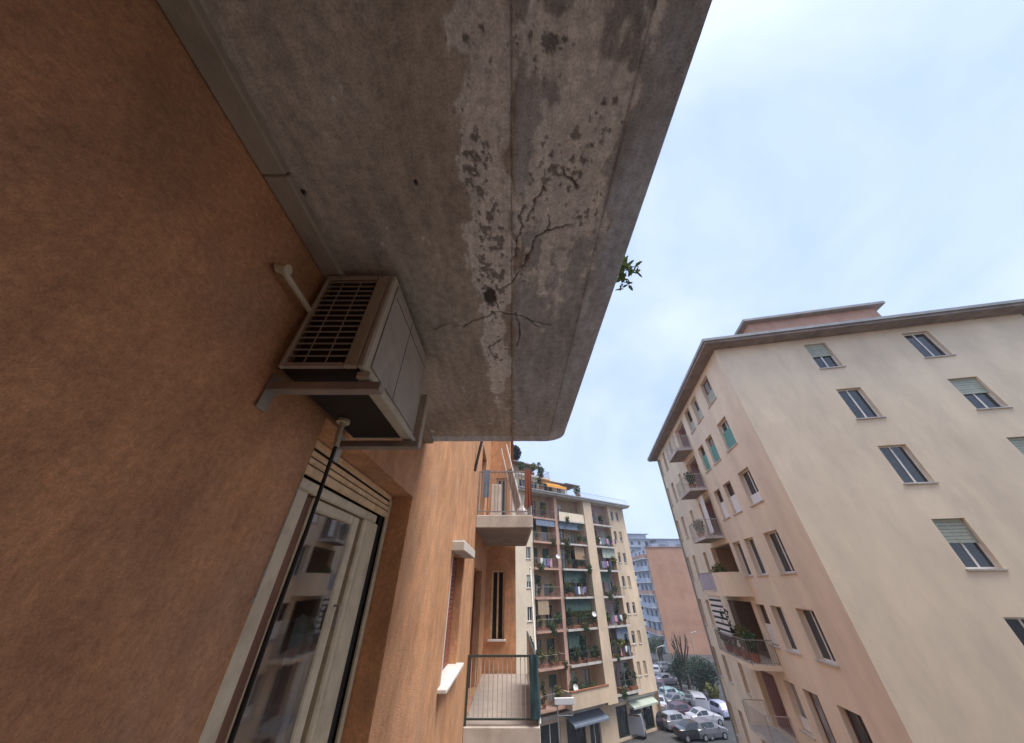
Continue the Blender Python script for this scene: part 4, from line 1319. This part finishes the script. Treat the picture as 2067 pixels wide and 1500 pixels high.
# striped blind under the rounded balcony
sa = MB()
for i in range(7):
    z1 = RF[3] - .22 - i * .30
    sa.box(9.6, 1.22, z1 - .185, 11.9, 1.25, z1)
sa_o = sa.build('striped_blind', M['white'], rb)
sa = MB()
for i in range(7):
    z1 = RF[3] - .22 - i * .30
    sa.box(9.6, 1.223, z1 - .30, 11.9, 1.247, z1 - .185)
sa.build('stripe', M['black'], sa_o)
# pale curtain beside the balcony on the fifth floor
cu = MB()
for i in range(13):
    x = 8.78 + .07 * i
    cu.v += [(x, .5 + .03 * math.sin(i * 1.9), RF[4] + 2.6), (x, .5 + .04 * math.sin(i * 1.9 + .3), RF[4] + .2)]
    if i:
        j = 2 * i
        cu.f.append((j - 2, j, j + 1, j - 1))
cu.build('balcony_curtain', M['white'], rb, smooth=True)
MB().tube([(20.3 - .9, .09, 0), (20.3 - .9, .09, RT - .02)], .06, 8).build('downpipe', M['gutter'], rb)
# eave, gutter, roof, set back attic
MB().box(-.75, -RDEP - .7, RT, RLEN + .75, .75, RT + .16).build('eave', M['eave'], rb)
MB().box(-.83, -RDEP - .78, RT + .161, RLEN + .83, .83, RT + .34).build('gutter', M['gutter'], rb)
rr = MB()
rr.add([(-.8, .8, RT + .341), (RLEN + .8, .8, RT + .341), (RLEN + .8, -RDEP - .7, RT + .341), (-.8, -RDEP - .7, RT + .341), (1.0, -4, RT + .95), (RLEN - 4, -4, RT + .95), (RLEN - 4, -11, RT + .95), (1.0, -11, RT + .95)],
       [(0, 1, 5, 4), (1, 2, 6, 5), (2, 3, 7, 6), (3, 0, 4, 7), (4, 5, 6, 7)])
rr.build('roof', M['roof'], rb)
MB().box(1.5, -11, RT + .9, 12, -3.6, RT + 2.9).build('attic', M['pink'], rb)
MB().box(1.1, -11.4, RT + 2.901, 12.4, -3.2, RT + 3.08).build('attic_roof', M['gutter'], rb)
for k, (s, o, h, lab) in enumerate(((3.4, -1.6, 2.3, 'forked aerial nearest the roof corner of the right hand building'), (6.0, -1.4, 2.0, 'smaller forked aerial further along the roof of the right hand building'))):
    an = thing('television_aerial', lab, 'aerial', rl_(s, o, RT + .5), RROT + .4 * k, 'aerials on the right roof')
    MB().tube([(0, 0, 0), (0, 0, h)], .02, 6).build('mast', M['antenna'], an)
    a_ = MB()
    for q in range(7):
        a_.tube([(-.5 + q * .16, -.35 + .03 * q, h - .1), (-.5 + q * .16, .35 - .03 * q, h - .1)], .008, 4)
    a_.tube([(-.6, 0, h - .1), (.6, 0, h - .1)], .012, 4)
    a_.build('element', M['antenna'], an)
for i, (s, o, z, kd, lab) in enumerate(((8.0, .9, RF[2], 'bushy', 'bushy plant at the near end of the dark loggia'), (9.0, 1.0, RF[2], 'yellow', 'yellow green plant in front of the dark loggia'),
                                        (10.2, 1.0, RF[2], 'tall', 'tall plant under the striped blind'), (11.6, 1.0, RF[2], 'bushy', 'green plant far along the balcony under the striped blind'),
                                        (9.0, .95, RF[3], 'yellow', 'yellow green plant on the rounded balcony'), (9.4, .7, RF[5], 'bushy', 'green plant on the second small balcony under the eave'),
                                        (10.9, .75, RF[4], 'bushy', 'green plant on the third balcony under the eave'))):
    plant(kd, rl_(s, o, z + .003), lab + ' of the right hand building', 1.25, 'plants on the right hand building')

ob_ = thing('light_blocking_house', 'plain added house across the street, unseen, blocking light from behind', 'apartment house', (9.6, -31.4, GZ), R(90))  # unseen house added to cut the low light on the near wall
omp = lambda u, d, w: (u, -d, w)
oh = []
for k in range(7):
    for j in range(8):
        oh.append((1.6 + j * 3.7, 2.8 + j * 3.7, 4.4 + k * 3.1, 6.1 + k * 3.1))
ow = MB().facade(omp, 0, 31, 0, 26, oh, .3)
ow.add([(31, 0, 0), (31, -13, 0), (31, -13, 26), (31, 0, 26)], [(0, 1, 2, 3)]).add([(0, 0, 0), (0, -13, 0), (0, -13, 26), (0, 0, 26)], [(0, 1, 2, 3)])
ow.add([(0, -13, 0), (31, -13, 0), (31, -13, 26), (0, -13, 26)], [(0, 1, 2, 3)])
ow.build('wall', M['cream2'], ob_)
MB().box(-.6, -13.6, 26, 31.2, .6, 26.3).build('roof', M['roof'], ob_)
for h in oh:
    window(ob_, omp, *h, .2, M['brown'], M['pane'])

# ------------------------------------------------------------------ firewall building and the far ones
fw = thing('firewall_building', 'tall building with a blank orange end wall and balconies on its left flank', 'apartment building', (40.2, 105, GZ), R(-4))
MB().box(0, 0, 0, 20, .5, 23.6).build('end_wall', M['orange_far'], fw)
MB().box(-.15, -.15, 23.6, 20.2, .6, 23.85).build('coping', M['terracotta'], fw)
sf = lambda u, d, w: (d, .5 + u, w)
FF = [3.6 + 2.9 * k for k in range(7)]
sh2 = []
for z in FF:
    for j in range(3):
        sh2.append((1.5 + j * 4.5, 3.3 + j * 4.5, z + .1, z + 2.2))
MB().facade(sf, 0, 15, 0, 23.5, sh2, .3).build('side_wall', M['blue_pale'], fw)
MB().box(.001, .501, 23.0, 19.9, 15.4, 23.55).build('roof', M['roof_grey'], fw)
for i, h in enumerate(sh2):
    window(fw, sf, *h, .15, M['white'], M['pane'], None, name='balcony_door', sill=False)
for k, z in enumerate(FF):
    MB().box(-1.5, .6, z - .18, -.002, 15, z).build('balcony', M['white'], fw)
    MB().box(-1.5, .6, z + .002, -1.42, 15, z + .95).box(-1.419, .6, z + .002, -.01, .68, z + .95).build('parapet', M['blue_pale'] if k % 3 else M['pink'], fw)
for i in range(3):
    MB().box(2.5 + i * 5, 1.5, 23.851 if False else 23.56, 4.6 + i * 5, 4, 24.9 + .5 * (i % 2)).build('roof_hut', M['grey_blue'], fw)
FARB = [('far_building', 'pale blue grey building far behind, left of the orange end wall', 44.0, 134, 0, 26, 14, 22.5, 'blue_pale', 7, 6),
        ('far_building', 'grey terraced building rising highest behind the pale blue one', 50.5, 172, 4, 30, 14, 33.5, 'grey_blue', 9, 8),
        ('far_building', 'low pinkish building at the end of the street left of the orange end wall', 30, 150, 0, 11, 12, 12.5, 'pink', 4, 3),
        ('far_building', 'wide bluish building just showing above the orange end wall', 66, 165, -3, 40, 14, 30.2, 'blue_pale', 8, 9)]
for nm, lab, x, y, rz, w_, d_, h_, m_, nf, nc in FARB:
    b = thing(nm, lab, 'building', (x, y, GZ), R(rz), 'far buildings down the street')
    hs = []
    fh = h_ / nf
    for k in range(nf):
        for j in range(nc):
            u = (j + .3) * w_ / nc
            hs.append((u, u + w_ / nc * .42, k * fh + .9, k * fh + fh * .82))
    fm2 = lambda u, d, w: (u, d, w)
    wl = MB().facade(fm2, 0, w_, 0, h_, hs, .3)
    wl.add([(0, 0, 0), (0, d_, 0), (0, d_, h_), (0, 0, h_)], [(0, 1, 2, 3)])
    wl.add([(w_, 0, 0), (w_, d_, 0), (w_, d_, h_), (w_, 0, h_)], [(0, 1, 2, 3)])
    wl.build('wall', M[m_], b)
    MB().box(-.3, -.5, h_, w_ + .3, d_ + .3, h_ + .4).build('roof', M['roof_grey'], b)
    MB().box(w_ * .1, 2.5, h_ + .401, w_ * .62, d_ - 2, h_ + 2.6).build('attic', M['grey_blue'], b)
    MB().box(w_ * .07, 1.8, h_ + 2.601, w_ * .66, d_ - 1.6, h_ + 2.85).build('attic_roof', M['roof_grey'], b)
    for k in range(nf):
        MB().box(w_ * .02, -1.0, k * fh + .25, w_ * .45, -.002, k * fh + .45).box(w_ * .02, -1.0, k * fh + .451, w_ * .45, -.93, k * fh + 1.25).build('balcony', M['white' if k % 2 else 'grey_blue'], b)
    for h in hs:
        f_ = MB().box(h[0] + .002, .12, h[2] + .1, h[0] + .1, .18, h[3] - .1).box(h[1] - .1, .12, h[2] + .1, h[1] - .002, .18, h[3] - .1)
        f_.box(h[0] + .002, .12, h[3] - .1, h[1] - .002, .18, h[3] - .002).box(h[0] + .002, .12, h[2] + .002, h[1] - .002, .18, h[2] + .1)
        f_ = f_.build('window', M['white'], b)
        MB().box(h[0] + .1, .14, h[2] + .002, h[1] - .1, .15, h[3] - .002).build('pane', M['pane'], f_)


# ------------------------------------------------------------------ trees and shrubs in the parking square
def shrub(loc, h, w, lab, m_, seed, n=1800, leaf=.34):
    t = thing('evergreen_shrub', lab, 'shrub', loc, 0, 'evergreens in the parking square')
    rg = random.Random(seed)
    f = MB()
    for k in range(9):
        a = rg.uniform(0, 6.28)
        rad = rg.uniform(.15, .62) * w
        leaves(f, (rad * math.cos(a), rad * math.sin(a), h * rg.uniform(.3, .8)), (w * rg.uniform(.3, .5), w * rg.uniform(.3, .5), h * rg.uniform(.16, .28)), n // 9, leaf, rg, .5)
    f.build('foliage', m_, t)
    tr = MB()
    for k in range(4):
        a = k * 1.6 + rg.random()
        tr.tube([(0, 0, 0), (.3 * math.cos(a), .3 * math.sin(a), h * .3), (w * .4 * math.cos(a), w * .4 * math.sin(a), h * .62)], [.14, .09, .04], 7)
    tr.build('trunk', M['bark'], t)
    return t


for i, (px, py, h, w, lab, mm) in enumerate(((1418, 1408, 5.2, 2.7, 'dark spreading evergreen shrub right of the pruned tree', 'leaf_dark'),
                                             (1376, 1392, 4.6, 2.2, 'dark green shrub left of the pruned tree', 'leaf_dark'),
                                             (1443, 1408, 4.6, 2.0, 'dark shrub against the corner of the right hand building', 'leaf_dark'),
                                             (1398, 1380, 4.8, 3.4, 'broad shrub mass behind the pruned tree', 'leaf_dark'),
                                             (1333, 1335, 4.6, 2.4, 'brighter green bush at the foot of the orange end wall', 'leaf'),
                                             (1447, 1425, 2.2, .9, 'small yellow green bush beside the corner of the right hand building', 'leaf_yellow'))):
    x, y = on_z(px, py, GZ)
    shrub((x, y, GZ), h, w, lab, M[mm], 31 + i, 2300, .25)


def bare_tree(loc, lab, h=5.2, seed=2):
    t = thing('pruned_tree', lab, 'tree', loc)
    rg = random.Random(seed)
    tr = MB().tube([(0, 0, 0), (.05, .02, h * .22), (0, .05, h * .4)], [.30, .25, .24], 9)
    tr.build('trunk', M['bark'], t)
    lb = MB()
    for k in range(7):
        a = k * 2 * math.pi / 7 + rg.uniform(-.3, .3)
        e = Vector((math.cos(a) * rg.uniform(.9, 1.7), math.sin(a) * rg.uniform(.9, 1.7), h * rg.uniform(.72, .95)))
        s0 = Vector((0, .05, h * .38))
        md = s0.lerp(e, .5) + Vector((rg.uniform(-.15, .15), rg.uniform(-.15, .15), -.1))
        lb.tube([s0, md, e], [.17, .12, .10], 7)
        for q in range(9):
            p0 = md.lerp(e, rg.uniform(.5, 1))
            d = Vector((rg.uniform(-.5, .5), rg.uniform(-.5, .5), rg.uniform(.5, 1.2)))
            lb.tube([p0, p0 + d * .5 + Vector((0, 0, .05)), p0 + d * rg.uniform(.8, 1.3)], [.035, .022, .010], 5, False)
    lb.build('limb', M['bark'], t)
    return t


x, y = on_z(1393, 1392, GZ)
bare_tree((x, y, GZ), 'bare pruned tree with stubby upright limbs in front of the orange end wall', 7.2)
x, y = on_z(1340, 1345, GZ)
bare_tree((x, y, GZ), 'smaller bare tree near the foot of the orange end wall', 4.6, 9)

# ------------------------------------------------------------------ cars
HATCH = [(-2.0, .66, .38, .70, .58, .74), (-1.92, .80, .26, .86, .66, .96), (-1.55, .85, .22, .93, .62, 1.40), (-.6, .87, .22, .94, .62, 1.48),
         (.25, .87, .22, .94, .62, 1.44), (.98, .86, .22, .92, .70, 1.0), (1.70, .83, .22, .80, .66, .86), (1.98, .70, .30, .60, .60, .68)]
SEDAN = [(-2.25, .66, .38, .72, .58, .78), (-2.1, .80, .26, .90, .68, .98), (-1.5, .86, .22, .95, .66, 1.04), (-.75, .87, .22, .95, .60, 1.42),
         (.2, .87, .22, .94, .60, 1.42), (1.0, .86, .22, .92, .70, 1.0), (1.9, .83, .22, .80, .66, .85), (2.2, .70, .30, .60, .60, .68)]
VAN = [(-2.3, .80, .38, .95, .72, 1.75), (-2.25, .88, .26, 1.0, .76, 1.92), (-1.2, .90, .22, 1.05, .78, 1.98), (-.3, .90, .22, 1.05, .78, 1.98),
       (.75, .90, .22, 1.05, .74, 1.92), (1.5, .89, .22, 1.02, .74, 1.12), (2.1, .86, .24, .86, .68, .95), (2.3, .74, .32, .66, .62, .74)]


def car_meshes(prof, paint):
    b = MB()
    rings = []
    for x, w, zb, zl, wt_, zt in prof:
        rings.append([(x, w * .92, zb), (x, w, (zb + zl) / 2), (x, w * .985, zl), (x, wt_, zt), (x, -wt_, zt), (x, -w * .985, zl), (x, -w, (zb + zl) / 2), (x, -w * .92, zb)])
    for q in rings:
        b.v += q
    for i in range(len(rings) - 1):
        for k in range(8):
            b.f.append((i * 8 + k, i * 8 + (k + 1) % 8, (i + 1) * 8 + (k + 1) % 8, (i + 1) * 8 + k))
    b.f.append(tuple(range(7, -1, -1)))
    b.f.append(tuple(range((len(rings) - 1) * 8, len(rings) * 8)))
    body = b.mesh('body', paint)
    out = [('body', body)]

    def lerp(p, q, t):
        return tuple(p[i] + (q[i] - p[i]) * t for i in range(3))

    def patch(i, j, ka, kb, s0, s1, t0, t1, off):
        A, B, C, D = rings[i][ka], rings[j][ka], rings[j][kb], rings[i][kb]
        pts = []
        for s, t in ((s0, t0), (s1, t0), (s1, t1), (s0, t1)):
            p = lerp(lerp(A, B, s), lerp(D, C, s), t)
            pts.append((p[0] + off[0], p[1] + off[1], p[2] + off[2]))
        return pts
    w = MB()
    w.add(patch(2, 3, 2, 3, .10, .96, .12, .86, (0, .012, .006)), [(0, 1, 2, 3)]).add(patch(3, 4, 2, 3, .02, .95, .12, .86, (0, .012, .006)), [(0, 1, 2, 3)])
    out.append(('window', w.mesh('window', M['car_glass'])))
    w = MB()
    w.add(patch(2, 3, 5, 4, .10, .96, .12, .86, (0, -.012, .006)), [(0, 1, 2, 3)]).add(patch(3, 4, 5, 4, .02, .95, .12, .86, (0, -.012, .006)), [(0, 1, 2, 3)])
    out.append(('window', w.mesh('window', M['car_glass'])))
    ws = MB().add(patch(4, 5, 3, 4, .10, .92, .06, .94, (.01, 0, .012)), [(0, 1, 2, 3)])
    out.append(('windscreen', ws.mesh('windscreen', M['car_glass'])))
    ri = 2 if prof is SEDAN else (1 if prof is HATCH else 0)
    rwn = MB().add(patch(ri, ri + 1, 3, 4, .12, .85, .08, .92, (-.012, 0, .012)), [(0, 1, 2, 3)])
    out.append(('rear_window', rwn.mesh('rear_window', M['car_glass'])))
    xf, xr = prof[-1][0], prof[0][0]
    for s in (1, -1):
        out.append(('headlight', MB().bbox(xf - .16, s * .56 - .13, .58, xf - .02, s * .56 + .13, .72, .02).mesh('headlight', M['lamp_clear'])))
        out.append(('tail_light', MB().bbox(xr - .0 + .02, s * .60 - .1, .72, xr + .12, s * .60 + .1, .92, .02).mesh('tail_light', M['lamp_red'])))
        out.append(('mirror', MB().bbox(prof[5][0] - .3, s * .93 - .08, .95, prof[5][0] - .16, s * .93 + .08, 1.07, .02).mesh('mirror', paint)))
    return out


tyre_v = MB()
for side_y in (0,):
    prof_ = [(.20, -.10), (.29, -.10), (.31, -.07), (.31, .07), (.29, .10), (.20, .10)]
    n_ = 18
    for r_, y_ in prof_:
        for k in range(n_):
            t = 2 * math.pi * k / n_
            tyre_v.v.append((r_ * math.cos(t), y_, r_ * math.sin(t)))
    for i in range(len(prof_) - 1):
        for k in range(n_):
            tyre_v.f.append((i * n_ + k, i * n_ + (k + 1) % n_, (i + 1) * n_ + (k + 1) % n_, (i + 1) * n_ + k))
TYRE = tyre_v.mesh('wheel', M['tyre'])
rim_v = MB()
for y_ in (-.085, .085):
    rim_v.add([(.2 * math.cos(2 * math.pi * k / 18), y_, .2 * math.sin(2 * math.pi * k / 18)) for k in range(18)], [tuple(range(18))])
RIM = rim_v.mesh('rim', M['rim'])
protos = {}


def car(prof, key, paint, loc, rz, lab):
    t = thing('parked_car', lab, 'van' if prof is VAN else 'car', loc, rz, 'cars parked in the square down the street')
    if (key, paint.name) not in protos:
        protos[key, paint.name] = car_meshes(prof, paint)
    for nm, me_ in protos[key, paint.name]:
        o = bpy.data.objects.new(nm, me_)
        COL.objects.link(o)
        o.parent = t
    L_ = prof[-1][0]
    for sx in (L_ - .72, -L_ + .68):
        for sy in (.80, -.80):
            o = bpy.data.objects.new('wheel', TYRE)
            COL.objects.link(o)
            o.parent = t
            o.location = (sx, sy, .31)
            q = bpy.data.objects.new('rim', RIM)
            COL.objects.link(q)
            q.parent = o
    return t


PW = car_paint('car_white', (0.50, 0.50, 0.54))
PS = car_paint('car_silver', (0.34, 0.35, 0.38))
PG = car_paint('car_grey', (0.17, 0.17, 0.19))
PK = car_paint('car_black', (0.025, 0.027, 0.03))
PB = car_paint('car_lilac_blue', (0.46, 0.48, 0.66))
PT = car_paint('car_teal', (0.30, 0.42, 0.43))
PL = car_paint('car_lilac_grey', (0.24, 0.22, 0.26))
PR = car_paint('car_dark_plum', (0.11, 0.06, 0.09))
for prof, key, paint, px, py, rz, lab in (
        (HATCH, 'h', PB, 1452, 1444, 100, 'lilac blue hatchback parked at the corner of the right hand building'),
        (VAN, 'v', PW, 1416, 1440, 75, 'white van parked between the lilac hatchback and the silver cars'),
        (SEDAN, 's', PG, 1368, 1428, 20, 'dark grey saloon nearest the dark shrubs'),
        (HATCH, 'h', PR, 1384, 1450, 15, 'dark plum hatchback behind the front row of parked cars'),
        (SEDAN, 's', PW, 1425, 1463, 12, 'white saloon at the right of the front row'),
        (HATCH, 'h', PS, 1372, 1472, 14, 'silver hatchback in the middle of the front row'),
        (SEDAN, 's', PK, 1405, 1492, 10, 'black saloon at the bottom edge of the view'),
        (HATCH, 'h', PT, 1358, 1414, 25, 'pale teal hatchback under the dark shrubs'),
        (SEDAN, 's', PL, 1348, 1382, 10, 'long lilac grey saloon across the lane behind'),
        (HATCH, 'h', PR, 1335, 1396, 70, 'dark plum hatchback in the lane beside the cream block'),
        (HATCH, 'h', PW, 1325, 1362, 75, 'small white hatchback furthest down the lane'),
        (HATCH, 'h', PG, 1345, 1355, 20, 'dark grey hatchback far down the lane'),
        (SEDAN, 's', PW, 1335, 1432, 72, 'white saloon parked at the shop fronts of the cream block'),
        (HATCH, 'h', PK, 1325, 1462, 70, 'black hatchback parked before the shop fronts of the cream block'),
        (HATCH, 'h', PG, 1435, 1490, 14, 'dark grey hatchback at the lower right of the front row'),
        (VAN, 'v', PS, 1290, 1478, 68, 'silver van standing by the shop awnings of the cream block')):
    x, y = on_z(px, py, GZ)
    car(prof, key, paint, (x, y, GZ + .006), R(rz), lab)

# white kiosk canopy and street lamp near the foot of the cream block
ks = thing('sign_board', 'bright white blank sign board on a post at the foot of the cream block', 'sign', (4.55, 44.2, GZ), R(4))
MB().bbox(-.25, -.12, 4.35, 1.75, .12, 4.85, .03).build('board', M['white'], ks)
MB().tube([(0, .0, 0), (0, 0, 4.349)], .06, 8).tube([(1.5, .0, 3.6), (1.5, 0, 4.349)], .03, 6).tube([(0, 0, 3.6), (1.5, 0, 3.6)], .03, 6).build('post', M['gutter'], ks)
for i, (lx, ly, lab) in enumerate(((20.3, 57.5, 'grey street lamp beside the corner of the cream block'), (33.0, 74.0, 'grey street lamp among the dark shrubs'))):
    lp = thing('street_lamp', lab, 'street lamp', (lx, ly, GZ), R(20), 'street lamps of the square')
    MB().tube([(0, 0, 0), (0, 0, .8), (0, 0, 6.6), (.25, 0, 7.0), (1.1, 0, 7.15)], [.09, .06, .05, .045, .04], 8).build('post', M['gutter'], lp)
    MB().bbox(1.0, -.12, 7.05, 1.6, .12, 7.2, .03).build('lamp_head', M['gutter'], lp)


# ------------------------------------------------------------------ thin winter haze over the street
hz = MB().box(-470, -470, GZ - 1.3, 470, 470, 22.5)
hm = bpy.data.materials.new('haze')
hm.use_nodes = True
hm.node_tree.nodes.clear()
ho = hm.node_tree.nodes.new('ShaderNodeOutputMaterial')
hv = hm.node_tree.nodes.new('ShaderNodeVolumePrincipled')
hv.inputs['Color'].default_value = (0.82, 0.89, 1.0, 1)
hv.inputs['Density'].default_value = 0.0007
hv.inputs['Anisotropy'].default_value = 0.0
hm.node_tree.links.new(hv.outputs['Volume'], ho.inputs['Volume'])
hz.build('haze', hm, kind='stuff')
